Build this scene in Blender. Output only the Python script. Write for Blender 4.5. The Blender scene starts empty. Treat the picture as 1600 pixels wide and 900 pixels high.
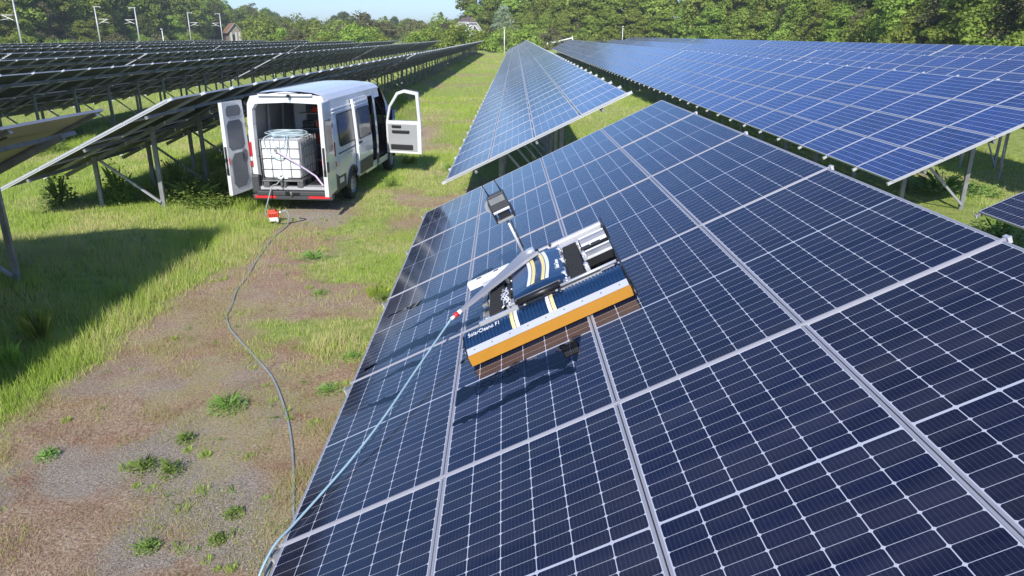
import bpy, bmesh, math, random
import numpy as np
from mathutils import Vector, Matrix
R = math.radians
scene = bpy.context.scene
COL = scene.collection
rnd = random.Random(7)

# ------------------------------------------------------------------ camera, sky, sun
cam_d = bpy.data.cameras.new('camera')
cam = bpy.data.objects.new('camera', cam_d); COL.objects.link(cam)
cam.location = (0, 0, 3.95)
cam.rotation_euler = (R(90 - 19.3126), 0, R(-0.67))
cam_d.sensor_width = 36.0
cam_d.lens = 1130.0 / 1600.0 * 36.0
cam_d.clip_start = 0.05
cam_d.clip_end = 6000
scene.camera = cam
SUN_AZ, SUN_EL = R(185.5), R(37.5)
world = bpy.data.worlds.new("World"); scene.world = world; world.use_nodes = True
wn = world.node_tree
sky = wn.nodes.new('ShaderNodeTexSky'); sky.sky_type = 'NISHITA'; sky.sun_disc = False
sky.sun_elevation = SUN_EL; sky.sun_rotation = SUN_AZ
sky.air_density = 1.0; sky.dust_density = .25; sky.ozone_density = 4.0
tint = wn.nodes.new('ShaderNodeVectorMath'); tint.operation = 'MULTIPLY'; tint.inputs[1].default_value = (.64, .76, 1.0)
wn.links.new(sky.outputs[0], tint.inputs[0]); wn.links.new(tint.outputs[0], wn.nodes['Background'].inputs[0])
wn.nodes['Background'].inputs[1].default_value = 0.115
sd = bpy.data.lights.new('sun', 'SUN'); sd.energy = 4.0; sd.angle = R(0.53); sd.color = (1.0, 0.955, 0.89)
sun = bpy.data.objects.new('sun', sd); COL.objects.link(sun)
sdir = Vector((math.sin(SUN_AZ) * math.cos(SUN_EL), math.cos(SUN_AZ) * math.cos(SUN_EL), math.sin(SUN_EL)))
sun.rotation_euler = sdir.to_track_quat('Z', 'Y').to_euler()
sun.location = (0, -30, 40)
scene.view_settings.view_transform = 'Standard'
scene.view_settings.look = 'None'
scene.view_settings.exposure = 0.56
scene.view_settings.gamma = 1.0

# ------------------------------------------------------------------ tagging helpers
def tag(o, label=None, cat=None, group=None, kind=None):
    if label: o['label'] = label
    if cat: o['category'] = cat
    if group: o['group'] = group
    if kind: o['kind'] = kind
    return o

def empty(name, loc=(0, 0, 0), rot=(0, 0, 0), label=None, cat=None, group=None):
    o = bpy.data.objects.new(name, None); COL.objects.link(o)
    o.location = loc; o.rotation_euler = rot; o.empty_display_size = 0.2
    return tag(o, label, cat, group)

def place(name, me, parent=None, loc=(0, 0, 0), rot=(0, 0, 0), sc=None):
    o = bpy.data.objects.new(name, me); COL.objects.link(o)
    if parent: o.parent = parent
    o.location = loc; o.rotation_euler = rot
    if sc: o.scale = sc
    return o

class MB:
    """collects faces; build() links them as one mesh object"""
    def __init__(s): s.v = []; s.f = []; s.m = []; s.uv = []; s.mats = []; s.sm = []
    def mi(s, mat):
        if mat not in s.mats: s.mats.append(mat)
        return s.mats.index(mat)
    def face(s, pts, mat, uv=None, smooth=False):
        b = len(s.v); s.v += [tuple(p) for p in pts]; s.f.append(tuple(range(b, b + len(pts))))
        s.m.append(s.mi(mat)); s.uv.append(uv or [(0, 0)] * len(pts)); s.sm.append(smooth)
    def box(s, c, d, mat, M=None, bev=0.0):
        x, y, z = c; a, b, h = d[0] / 2, d[1] / 2, d[2] / 2
        if bev <= 0:
            P = [Vector((x + i * a, y + j * b, z + k * h)) for k in (-1, 1) for j in (-1, 1) for i in (-1, 1)]
            if M: P = [M @ p for p in P]
            for q in ((0, 2, 3, 1), (4, 5, 7, 6), (0, 1, 5, 4), (2, 6, 7, 3), (0, 4, 6, 2), (1, 3, 7, 5)):
                s.face([P[i] for i in q], mat)
        else:
            bm = bmesh.new(); bmesh.ops.create_cube(bm, size=1.0)
            bmesh.ops.scale(bm, vec=(2 * a, 2 * b, 2 * h), verts=bm.verts)
            bmesh.ops.bevel(bm, geom=bm.edges[:], offset=min(bev, a * .9, b * .9, h * .9), segments=2, profile=.6, affect='EDGES')
            bmesh.ops.translate(bm, vec=(x, y, z), verts=bm.verts)
            for f in bm.faces:
                P = [v.co.copy() for v in f.verts]
                if M: P = [M @ p for p in P]
                s.face(P, mat)
            bm.free()
        return s
    def tube(s, pts, r, mat, n=8, caps=True, closed=False):
        pts = [Vector(p) for p in pts]; rs = r if isinstance(r, (list, tuple)) else [r] * len(pts)
        rings = []; up = None
        N = len(pts)
        for i, p in enumerate(pts):
            if closed: t = pts[(i + 1) % N] - pts[i - 1]
            else: t = pts[min(i + 1, N - 1)] - pts[max(i - 1, 0)]
            if t.length < 1e-9: t = Vector((0, 0, 1))
            t.normalize()
            if up is None:
                up = Vector((0, 0, 1)) if abs(t.z) < .9 else Vector((1, 0, 0))
            a = t.cross(up)
            if a.length < 1e-4: a = t.cross(Vector((0, 1, 0)))
            a.normalize(); b = a.cross(t).normalized(); up = b
            rings.append([p + (a * math.cos(2 * math.pi * k / n) + b * math.sin(2 * math.pi * k / n)) * rs[i] for k in range(n)])
        rng = range(N if closed else N - 1)
        base = len(s.v)
        for rg in rings: s.v += [tuple(q) for q in rg]
        mi = s.mi(mat)
        for i in rng:
            j = (i + 1) % N
            for k in range(n):
                l = (k + 1) % n
                s.f.append((base + i * n + k, base + i * n + l, base + j * n + l, base + j * n + k)[::-1]); s.m.append(mi)
                s.uv.append([(0, 0)] * 4); s.sm.append(n > 5)
        if caps and not closed:
            s.f.append(tuple(base + k for k in range(n))); s.m.append(mi); s.uv.append([(0, 0)] * n); s.sm.append(False)
            s.f.append(tuple(base + (N - 1) * n + k for k in range(n))[::-1]); s.m.append(mi); s.uv.append([(0, 0)] * n); s.sm.append(False)
        return s
    def bar(s, a, b, w, h, mat, up=(0, 0, 1)):
        a = Vector(a); b = Vector(b); t = (b - a); L = t.length; t.normalize()
        u = Vector(up); x = t.cross(u)
        if x.length < 1e-3: x = t.cross(Vector((0, 1, 0)))
        x.normalize(); u = x.cross(t)
        M = Matrix((x, t, u)).transposed().to_4x4(); M.translation = (a + b) / 2
        return s.box((0, 0, 0), (w, L, h), mat, M)
    def prism(s, poly, axis, a, b, mat, mat_side=None):
        """extrude a 2-D outline (list of pairs, counter-clockwise) along axis from a to b"""
        def P(q, t):
            if axis == 'x': return (t, q[0], q[1])
            if axis == 'y': return (q[0], t, q[1])
            return (q[0], q[1], t)
        s.face([P(q, b) for q in poly], mat); s.face([P(q, a) for q in poly[::-1]], mat)
        n = len(poly)
        for i in range(n):
            j = (i + 1) % n
            s.face([P(poly[i], a), P(poly[j], a), P(poly[j], b), P(poly[i], b)], mat_side or mat)
        return s
    def mesh(s, name, weld=False, auto=None):
        me = bpy.data.meshes.new(name); me.from_pydata(s.v, [], s.f)
        for m in s.mats: me.materials.append(m)
        me.polygons.foreach_set('material_index', s.m)
        me.polygons.foreach_set('use_smooth', s.sm)
        uvl = me.uv_layers.new(name='UVMap')
        uvl.data.foreach_set('uv', [c for f in s.uv for p in f for c in p])
        me.validate(); me.update()
        if weld:
            bm = bmesh.new(); bm.from_mesh(me); bmesh.ops.remove_doubles(bm, verts=bm.verts, dist=1e-4)
            bmesh.ops.recalc_face_normals(bm, faces=bm.faces); bm.to_mesh(me); bm.free()
        return me
    def build(s, name, parent=None, loc=(0, 0, 0), rot=(0, 0, 0), weld=False, kind=None):
        o = place(name, s.mesh(name, weld), parent, loc, rot)
        if kind: o['kind'] = kind
        return o

# ------------------------------------------------------------------ numpy noise
def vnoise(x, y, seed=0):
    xi = np.floor(x).astype(np.int64); yi = np.floor(y).astype(np.int64); xf = x - xi; yf = y - yi
    def h(a, b):
        n = (a * 374761393 + b * 668265263 + seed * 1442695041) & 0x7fffffff
        n = ((n ^ (n >> 13)) * 1274126177) & 0x7fffffff
        return ((n ^ (n >> 16)) & 0xffff) / 65535.0
    u = xf * xf * (3 - 2 * xf); v = yf * yf * (3 - 2 * yf)
    return (h(xi, yi) * (1 - u) + h(xi + 1, yi) * u) * (1 - v) + (h(xi, yi + 1) * (1 - u) + h(xi + 1, yi + 1) * u) * v
def fbm(x, y, sc, seed=0, oc=4):
    r = 0; a = 1; t = 0
    for i in range(oc):
        r = r + a * vnoise(x / sc + 17.3 * i, y / sc - 9.1 * i, seed + i); t += a; a *= .55; sc /= 2.07
    return r / t
def sst(a, b, x):
    t = np.clip((x - a) / (b - a), 0, 1); return t * t * (3 - 2 * t)

# ------------------------------------------------------------------ materials
def nmat(name):
    m = bpy.data.materials.new(name); m.use_nodes = True
    return m, m.node_tree, m.node_tree.nodes['Principled BSDF']
def simple(name, col, rough=.5, metal=0., spec=.5, bump=0., bscale=40., var=0., vscale=8., trans=0., coat=0.):
    m, nt, b = nmat(name)
    b.inputs['Base Color'].default_value = (*col, 1); b.inputs['Roughness'].default_value = rough
    b.inputs['Metallic'].default_value = metal; b.inputs['Specular IOR Level'].default_value = spec
    b.inputs['Coat Weight'].default_value = coat; b.inputs['Coat Roughness'].default_value = .06
    b.inputs['Transmission Weight'].default_value = trans
    tc = nt.nodes.new('ShaderNodeTexCoord')
    if var > 0:
        n = nt.nodes.new('ShaderNodeTexNoise'); n.inputs['Scale'].default_value = vscale; n.inputs['Detail'].default_value = 5
        nt.links.new(tc.outputs['Object'], n.inputs['Vector'])
        mp = nt.nodes.new('ShaderNodeMapRange'); mp.inputs[1].default_value = .3; mp.inputs[2].default_value = .7
        mp.inputs[3].default_value = 1 - var; mp.inputs[4].default_value = 1 + var * .5
        nt.links.new(n.outputs[0], mp.inputs[0])
        mx = nt.nodes.new('ShaderNodeVectorMath'); mx.operation = 'SCALE'; mx.inputs[0].default_value = col
        nt.links.new(mp.outputs[0], mx.inputs['Scale']); nt.links.new(mx.outputs[0], b.inputs['Base Color'])
    if bump > 0:
        n = nt.nodes.new('ShaderNodeTexNoise'); n.inputs['Scale'].default_value = bscale; n.inputs['Detail'].default_value = 4
        nt.links.new(tc.outputs['Object'], n.inputs['Vector'])
        bp = nt.nodes.new('ShaderNodeBump'); bp.inputs['Strength'].default_value = bump; bp.inputs['Distance'].default_value = .02
        nt.links.new(n.outputs[0], bp.inputs['Height']); nt.links.new(bp.outputs[0], b.inputs['Normal'])
    return m

M = {}
M['alu'] = simple('anodised_aluminium', (.40, .40, .44), .45, .4, var=.12, vscale=3)
M['alu_bright'] = simple('bright_aluminium', (.78, .78, .80), .38, .55, var=.08, vscale=5)
M['alu_frame'] = simple('panel_frame_aluminium', (.46, .47, .50), .5, .2, var=.08, vscale=2)
M['galv'] = simple('galvanised_steel', (.30, .305, .31), .55, .5, var=.25, vscale=6)
M['backsheet_old'] = simple('aged_backsheet', (.075, .073, .07), .6, var=.2, vscale=1.5)
M['backsheet_new'] = simple('cream_backsheet', (.42, .40, .32), .55, var=.06, vscale=1.5)
M['black_plastic'] = simple('black_plastic', (.015, .015, .017), .38, var=.2)
M['rubber'] = simple('black_rubber', (.02, .02, .022), .75, bump=.2, bscale=60)
M['van_white'] = simple('white_van_paint', (.70, .71, .72), .32, var=.10, vscale=1.6, coat=.6)
M['van_inner'] = simple('grey_van_lining', (.30, .31, .33), .7, var=.12, vscale=4)
M['van_trim'] = simple('dark_grey_bumper_plastic', (.055, .057, .06), .55, bump=.1, bscale=80)
M['door_card'] = simple('grey_door_card', (.17, .175, .19), .7, var=.1)
M['red_lens'] = simple('red_tail_lens', (.48, .015, .02), .15, coat=.6)
M['red_refl'] = simple('red_reflector_strip', (.62, .03, .04), .3)
M['white_lens'] = simple('white_lens', (.75, .75, .75), .2)
M['tank_white'] = simple('white_tank_plastic', (.80, .82, .82), .4, var=.06, vscale=3)
M['red_plastic'] = simple('red_pump_cover', (.72, .06, .02), .35, var=.08)
M['hose_blue'] = simple('pale_blue_hose', (.28, .42, .50), .45, var=.12, vscale=14)
M['hose_grey'] = simple('grey_hose', (.27, .31, .31), .5, var=.2, vscale=14)
M['hose_coil'] = simple('pale_hose_coil', (.50, .62, .68), .45, var=.12, vscale=14)
M['strap'] = simple('lilac_strap', (.55, .45, .62), .7)
M['orange'] = simple('orange_yellow_board', (.42, .185, .008), .45, var=.06, vscale=6, coat=.2)
M['robot_blue'] = simple('navy_blue_shell', (.010, .035, .095), .3, var=.1, coat=.4)
M['yellow_stripe'] = simple('pale_yellow_stripe', (.88, .72, .30), .4)
M['white_paint'] = simple('white_marking', (.85, .85, .85), .4)
M['bristle'] = simple('dark_brush_bristle', (.03, .022, .02), .8, bump=.6, bscale=150)
M['concrete'] = simple('pale_concrete', (.48, .47, .45), .8, var=.15, vscale=2)
M['mast_metal'] = simple('grey_mast_steel', (.50, .52, .53), .5, .3)
M['wood_pallet'] = simple('grey_pallet', (.10, .10, .10), .7)
M['tyre'] = simple('tyre_rubber', (.022, .022, .023), .8, bump=.3, bscale=30)
M['rim'] = simple('steel_wheel_rim', (.52, .53, .55), .35, .6)
M['dark_inside'] = simple('dark_cab_fabric', (.02, .02, .024), .8)
M['roof_tile'] = simple('brown_roof_tiles', (.15, .11, .10), .8, bump=.5, bscale=6, var=.3, vscale=2)
M['render_white'] = simple('white_house_render', (.50, .49, .46), .85, var=.1)
M['timber'] = simple('weathered_timber', (.26, .22, .19), .8, var=.25)
M['win_dark'] = simple('dark_window_glass', (.02, .024, .03), .1)
M['bark'] = simple('tree_bark', (.11, .085, .065), .9, bump=.6, bscale=5, var=.3, vscale=3)
M['bark_pale'] = simple('pale_birch_bark', (.36, .34, .30), .85, var=.3, vscale=4)

def tinted_glass(name, col, alpha):
    m = bpy.data.materials.new(name); m.use_nodes = True; nt = m.node_tree; nt.nodes.clear()
    out = nt.nodes.new('ShaderNodeOutputMaterial'); g = nt.nodes.new('ShaderNodeBsdfGlossy'); g.inputs['Roughness'].default_value = .03
    g.inputs['Color'].default_value = (.9, .9, .9, 1)
    t = nt.nodes.new('ShaderNodeBsdfTransparent'); t.inputs['Color'].default_value = (*col, 1)
    fr = nt.nodes.new('ShaderNodeFresnel'); fr.inputs['IOR'].default_value = 1.5
    ma = nt.nodes.new('ShaderNodeMath'); ma.operation = 'MULTIPLY_ADD'; ma.inputs[1].default_value = 1.0; ma.inputs[2].default_value = alpha
    mx = nt.nodes.new('ShaderNodeMixShader')
    nt.links.new(fr.outputs[0], ma.inputs[0]); nt.links.new(ma.outputs[0], mx.inputs[0])
    nt.links.new(t.outputs[0], mx.inputs[1]); nt.links.new(g.outputs[0], mx.inputs[2]); nt.links.new(mx.outputs[0], out.inputs[0])
    return m
M['van_glass'] = tinted_glass('tinted_van_glass', (.10, .11, .12), .03)
M['clear_glass'] = tinted_glass('clear_door_glass', (.72, .76, .76), .0)

def cell_material(name, nx, ny, wx, wy, gx, gy, chamfer, mid, cell, line, bus, nbus, rough, spec, bus_along, margin=.012, midw=.012):
    """solar cells under glass: UV 0..1 over the pane of wx by wy metres; nx by ny cells parted by light lines"""
    m, nt, b = nmat(name); N = nt.nodes; L = nt.links
    uv = N.new('ShaderNodeUVMap'); uv.uv_map = 'UVMap'; sp = N.new('ShaderNodeSeparateXYZ'); L.new(uv.outputs[0], sp.inputs[0])
    def mth(op, a, b_=None, c=None):
        n = N.new('ShaderNodeMath'); n.operation = op
        for i, v in enumerate((a, b_, c)):
            if v is None: continue
            if isinstance(v, (int, float)): n.inputs[i].default_value = v
            else: L.new(v, n.inputs[i])
        return n.outputs[0]
    X = mth('MULTIPLY', sp.outputs[0], wx); Y = mth('MULTIPLY', sp.outputs[1], wy)
    cx = (wx - 2 * margin) / nx
    Xm = mth('SUBTRACT', X, margin)
    if mid:
        half = (wy - 2 * margin - midw) / 2
        Yh = mth('ABSOLUTE', mth('SUBTRACT', Y, wy / 2)); Ym = mth('SUBTRACT', Yh, midw / 2); cy = half / (ny / 2); ylen = half
    else:
        Ym = mth('SUBTRACT', Y, margin); cy = (wy - 2 * margin) / ny; ylen = wy - 2 * margin
    fx = mth('FRACT', mth('DIVIDE', Xm, cx)); fy = mth('FRACT', mth('DIVIDE', Ym, cy))
    dx = mth('MULTIPLY', mth('MINIMUM', fx, mth('SUBTRACT', 1.0, fx)), cx)
    dy = mth('MULTIPLY', mth('MINIMUM', fy, mth('SUBTRACT', 1.0, fy)), cy)
    inx = mth('MULTIPLY', mth('GREATER_THAN', Xm, 0.0), mth('LESS_THAN', Xm, wx - 2 * margin))
    iny = mth('MULTIPLY', mth('GREATER_THAN', Ym, 0.0), mth('LESS_THAN', Ym, ylen))
    ok = mth('MULTIPLY', mth('GREATER_THAN', dx, gx / 2), mth('GREATER_THAN', dy, gy / 2))
    ok = mth('MULTIPLY', ok, mth('GREATER_THAN', mth('ADD', dx, dy), chamfer))
    ok = mth('MULTIPLY', ok, mth('MULTIPLY', inx, iny))
    # bus bars
    if bus_along == 'y': fb = mth('FRACT', mth('ADD', mth('MULTIPLY', fx, nbus), .5)); cw = cx / nbus
    else: fb = mth('FRACT', mth('ADD', mth('MULTIPLY', fy, nbus), .5)); cw = cy / nbus
    db = mth('MULTIPLY', mth('ABSOLUTE', mth('SUBTRACT', fb, .5)), cw)
    isb = mth('LESS_THAN', db, bus)
    # each cell and each panel a little different in tone
    oi = N.new('ShaderNodeObjectInfo')
    cid = N.new('ShaderNodeCombineXYZ'); L.new(mth('FLOOR', mth('DIVIDE', Xm, cx)), cid.inputs[0]); L.new(mth('FLOOR', mth('DIVIDE', mth('SUBTRACT', Y, margin), cy)), cid.inputs[1]); L.new(oi.outputs['Random'], cid.inputs[2])
    wn_ = N.new('ShaderNodeTexWhiteNoise'); L.new(cid.outputs[0], wn_.inputs[0])
    tone = mth('ADD', mth('MULTIPLY', wn_.outputs[0], .35), mth('MULTIPLY', oi.outputs['Random'], .35)); tone = mth('ADD', tone, .65)
    sc = N.new('ShaderNodeVectorMath'); sc.operation = 'SCALE'; sc.inputs[0].default_value = cell; L.new(tone, sc.inputs['Scale'])
    m1 = N.new('ShaderNodeMix'); m1.data_type = 'RGBA'; L.new(mth('MULTIPLY', isb, (.16 if nbus > 4 else .3)), m1.inputs[0]); L.new(sc.outputs[0], m1.inputs[6]); m1.inputs[7].default_value = (*[c * .55 for c in line], 1)
    m2 = N.new('ShaderNodeMix'); m2.data_type = 'RGBA'; L.new(ok, m2.inputs[0]); m2.inputs[6].default_value = (*line, 1); L.new(m1.outputs[2], m2.inputs[7])
    # dust film
    tc = N.new('ShaderNodeTexCoord'); nz = N.new('ShaderNodeTexNoise'); nz.inputs['Scale'].default_value = 3.0; nz.inputs['Detail'].default_value = 9; nz.inputs['Roughness'].default_value = .65
    mpn = N.new('ShaderNodeMapping'); mpn.inputs['Scale'].default_value = (.35, 1.8, 1); L.new(tc.outputs['Object'], mpn.inputs[0]); osv = N.new('ShaderNodeVectorMath'); osv.operation = 'ADD'; L.new(mpn.outputs[0], osv.inputs[0]); sc3 = N.new('ShaderNodeVectorMath'); sc3.operation = 'SCALE'; sc3.inputs[0].default_value = (37, 19, 11); L.new(oi.outputs['Random'], sc3.inputs['Scale']); L.new(sc3.outputs[0], osv.inputs[1]); L.new(osv.outputs[0], nz.inputs['Vector'])
    dust = N.new('ShaderNodeMapRange'); dust.inputs[1].default_value = .35; dust.inputs[2].default_value = .75; dust.inputs[3].default_value = .0; dust.inputs[4].default_value = .055
    L.new(nz.outputs[0], dust.inputs[0])
    m3 = N.new('ShaderNodeMix'); m3.data_type = 'RGBA'; L.new(dust.outputs[0], m3.inputs[0]); L.new(m2.outputs[2], m3.inputs[6]); m3.inputs[7].default_value = (.45, .43, .40, 1)
    L.new(m3.outputs[2], b.inputs['Base Color'])
    rr = N.new('ShaderNodeMapRange'); rr.inputs[1].default_value = .3; rr.inputs[2].default_value = .7; rr.inputs[3].default_value = rough * .8; rr.inputs[4].default_value = rough * 1.3
    L.new(nz.outputs[0], rr.inputs[0]); L.new(rr.outputs[0], b.inputs['Roughness'])
    b.inputs['Specular IOR Level'].default_value = spec; b.inputs['IOR'].default_value = 1.5
    return m
W1, L1 = 1.05, 2.061
M['mono'] = cell_material('dark_mono_cells', 6, 24, W1 - .032, L1 - .032, .0040, .0022, .0105, True, (.0052, .0075, .028), (.50, .52, .58), .0007, 9, .10, .5, 'y', margin=.004, midw=.012)
W2, L2 = 1.0, 1.6
M['poly'] = cell_material('blue_poly_cells', 6, 10, W2 - .05, L2 - .05, .0075, .0030, 0, False, (.017, .043, .165), (.42, .50, .72), .0014, 3, .16, .5, 'y', margin=.010)

# ground: attributes 'grass', 'red', 'stone' mix grass, dry soil and gravel
def ground_mat():
    m, nt, b = nmat('rough_ground'); N = nt.nodes; L = nt.links
    geo = N.new('ShaderNodeNewGeometry')
    def noise(s, d=6, r=.6):
        n = N.new('ShaderNodeTexNoise'); n.inputs['Scale'].default_value = s; n.inputs['Detail'].default_value = d; n.inputs['Roughness'].default_value = r
        L.new(geo.outputs['Position'], n.inputs['Vector']); return n.outputs[0]
    def ramp(fac, stops):
        r = N.new('ShaderNodeValToRGB'); L.new(fac, r.inputs[0]); e = r.color_ramp.elements
        while len(e) < len(stops): e.new(.5)
        for q, (p, c) in zip(e, stops): q.position = p; q.color = (*c, 1)
        return r.outputs[0]
    def att(n):
        a = N.new('ShaderNodeAttribute'); a.attribute_name = n; return a.outputs['Fac']
    def mix(f, a, c):
        x = N.new('ShaderNodeMix'); x.data_type = 'RGBA'; L.new(f, x.inputs[0]); L.new(a, x.inputs[6]); L.new(c, x.inputs[7]); return x.outputs[2]
    fine = noise(38, 8, .7); med = noise(5, 6, .65); grit = noise(62, 6, .8)
    soil = ramp(fine, [(.34, (.17, .11, .075)), (.5, (.46, .33, .225)), (.66, (.72, .59, .45))])
    red = ramp(fine, [(.34, (.17, .085, .05)), (.5, (.43, .27, .18)), (.66, (.66, .49, .36))])
    stone = ramp(grit, [(.36, (.12, .095, .075)), (.5, (.38, .33, .27)), (.64, (.72, .64, .55))])
    grass = ramp(med, [(.3, (.16, .24, .045)), (.5, (.31, .39, .09)), (.7, (.48, .48, .19))])
    straw = ramp(fine, [(.3, (.24, .19, .10)), (.5, (.44, .37, .21)), (.7, (.60, .53, .34))])
    mid_n = noise(14, 5, .7); sml = noise(70, 4, .7)
    def rough(a, n, amp, lo=.3, hi=.7):
        q = N.new('ShaderNodeMapRange'); q.inputs[1].default_value = .3; q.inputs[2].default_value = .7; q.inputs[3].default_value = -amp; q.inputs[4].default_value = amp
        L.new(n, q.inputs[0]); g = N.new('ShaderNodeMath'); g.operation = 'ADD'; L.new(a, g.inputs[0]); L.new(q.outputs[0], g.inputs[1])
        r = N.new('ShaderNodeMapRange'); r.inputs[1].default_value = lo; r.inputs[2].default_value = hi; L.new(g.outputs[0], r.inputs[0]); return r.outputs[0]
    c = mix(rough(att('red'), mid_n, .45, .2, .9), soil, red); c = mix(rough(att('stone'), sml, .5, .2, .85), c, stone); c = mix(rough(att('straw'), fine, .5, .25, .8), c, straw)
    # fine break-up of the grass edge
    g = N.new('ShaderNodeMath'); g.operation = 'ADD'; L.new(att('grass'), g.inputs[0])
    q = N.new('ShaderNodeMapRange'); q.inputs[1].default_value = .3; q.inputs[2].default_value = .7; q.inputs[3].default_value = -.35; q.inputs[4].default_value = .35
    L.new(fine, q.inputs[0]); L.new(q.outputs[0], g.inputs[1])
    gs = N.new('ShaderNodeMapRange'); gs.inputs[1].default_value = .25; gs.inputs[2].default_value = .75; L.new(g.outputs[0], gs.inputs[0])
    c = mix(gs.outputs[0], c, grass)
    L.new(c, b.inputs['Base Color']); b.inputs['Roughness'].default_value = .95; b.inputs['Specular IOR Level'].default_value = .2
    bp = N.new('ShaderNodeBump'); bp.inputs['Strength'].default_value = .8; bp.inputs['Distance'].default_value = .04
    ad = N.new('ShaderNodeMath'); ad.operation = 'ADD'; L.new(fine, ad.inputs[0]); L.new(grit, ad.inputs[1]); L.new(ad.outputs[0], bp.inputs['Height'])
    L.new(bp.outputs[0], b.inputs['Normal'])
    return m
M['ground'] = ground_mat()

def leaf_mat(name, dark, light, sub=.25, dry=None):
    m, nt, b = nmat(name); N = nt.nodes; L = nt.links
    at = N.new('ShaderNodeAttribute'); at.attribute_name = 'tint'
    oi = N.new('ShaderNodeObjectInfo')
    r = N.new('ShaderNodeValToRGB'); e = r.color_ramp.elements
    stops = [(0, dark), (1, light)] if dry is None else [(0, dark), (.62, light), (.8, dry), (1, dry)]
    while len(e) < len(stops): e.new(.5)
    for q, (p, c) in zip(e, stops): q.position = p; q.color = (*c, 1)
    L.new(at.outputs['Fac'], r.inputs[0])
    hs = N.new('ShaderNodeHueSaturation'); L.new(r.outputs[0], hs.inputs['Color'])
    mr = N.new('ShaderNodeMapRange'); mr.inputs[3].default_value = .72; mr.inputs[4].default_value = 1.25; L.new(oi.outputs['Random'], mr.inputs[0]); L.new(mr.outputs[0], hs.inputs['Value'])
    mh = N.new('ShaderNodeMapRange'); mh.inputs[3].default_value = .482; mh.inputs[4].default_value = .515; L.new(oi.outputs['Random'], mh.inputs[0]); L.new(mh.outputs[0], hs.inputs['Hue'])
    L.new(hs.outputs[0], b.inputs['Base Color']); b.inputs['Roughness'].default_value = .6; b.inputs['Specular IOR Level'].default_value = .25
    tr = N.new('ShaderNodeBsdfTranslucent'); L.new(hs.outputs[0], tr.inputs['Color'])
    mx = N.new('ShaderNodeMixShader'); mx.inputs[0].default_value = sub
    out = N['Material Output']; L.new(b.outputs[0], mx.inputs[1]); L.new(tr.outputs[0], mx.inputs[2]); L.new(mx.outputs[0], out.inputs[0])
    return m
M['blade'] = leaf_mat('grass_blades', (.20, .34, .035), (.48, .58, .12), .38, dry=(.62, .52, .30))
M['weed'] = leaf_mat('weed_leaves', (.14, .26, .045), (.38, .52, .15), .3)
M['stubble'] = leaf_mat('brown_stubble', (.27, .13, .07), (.66, .51, .33), .2)
M['moss'] = leaf_mat('yellow_moss', (.40, .28, .04), (.62, .46, .09), .2)
M['leaf_mid'] = leaf_mat('broadleaf_foliage', (.13, .205, .024), (.38, .47, .085), .45)
M['leaf_dark'] = leaf_mat('dark_foliage', (.06, .105, .022), (.18, .25, .055), .35)
M['leaf_lime'] = leaf_mat('spring_green_foliage', (.16, .26, .03), (.44, .53, .11), .42)
M['leaf_olive'] = leaf_mat('olive_brown_foliage', (.09, .10, .04), (.25, .24, .10), .3)
M['leaf_pale'] = leaf_mat('pale_silvery_foliage', (.12, .17, .08), (.42, .47, .34))

# ------------------------------------------------------------------ ground
TS = R(25.6); CT, ST = math.cos(TS), math.sin(TS); HD = 0.0163   # table tilt; heading of the rows
def ghx(x, y):
    xr = x - .0163 * (y - 10) * sst(12, 40, y)
    return (.38 * sst(-5.6, -7.6, xr) + .30 * sst(5.0, 8.2, xr) - 1.25 * sst(10.6, 15.5, xr) + .5 * sst(19, 24, xr) - .0)
def gh(x, y):
    x = np.asarray(x, float); y = np.asarray(y, float)
    return ghx(x, y) + (fbm(x, y, 2.3, 5, 3) - .5) * .10 + (fbm(x, y, .5, 15, 2) - .5) * .03
def gz(x, y): return float(gh(np.array([x]), np.array([y]))[0])

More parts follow.
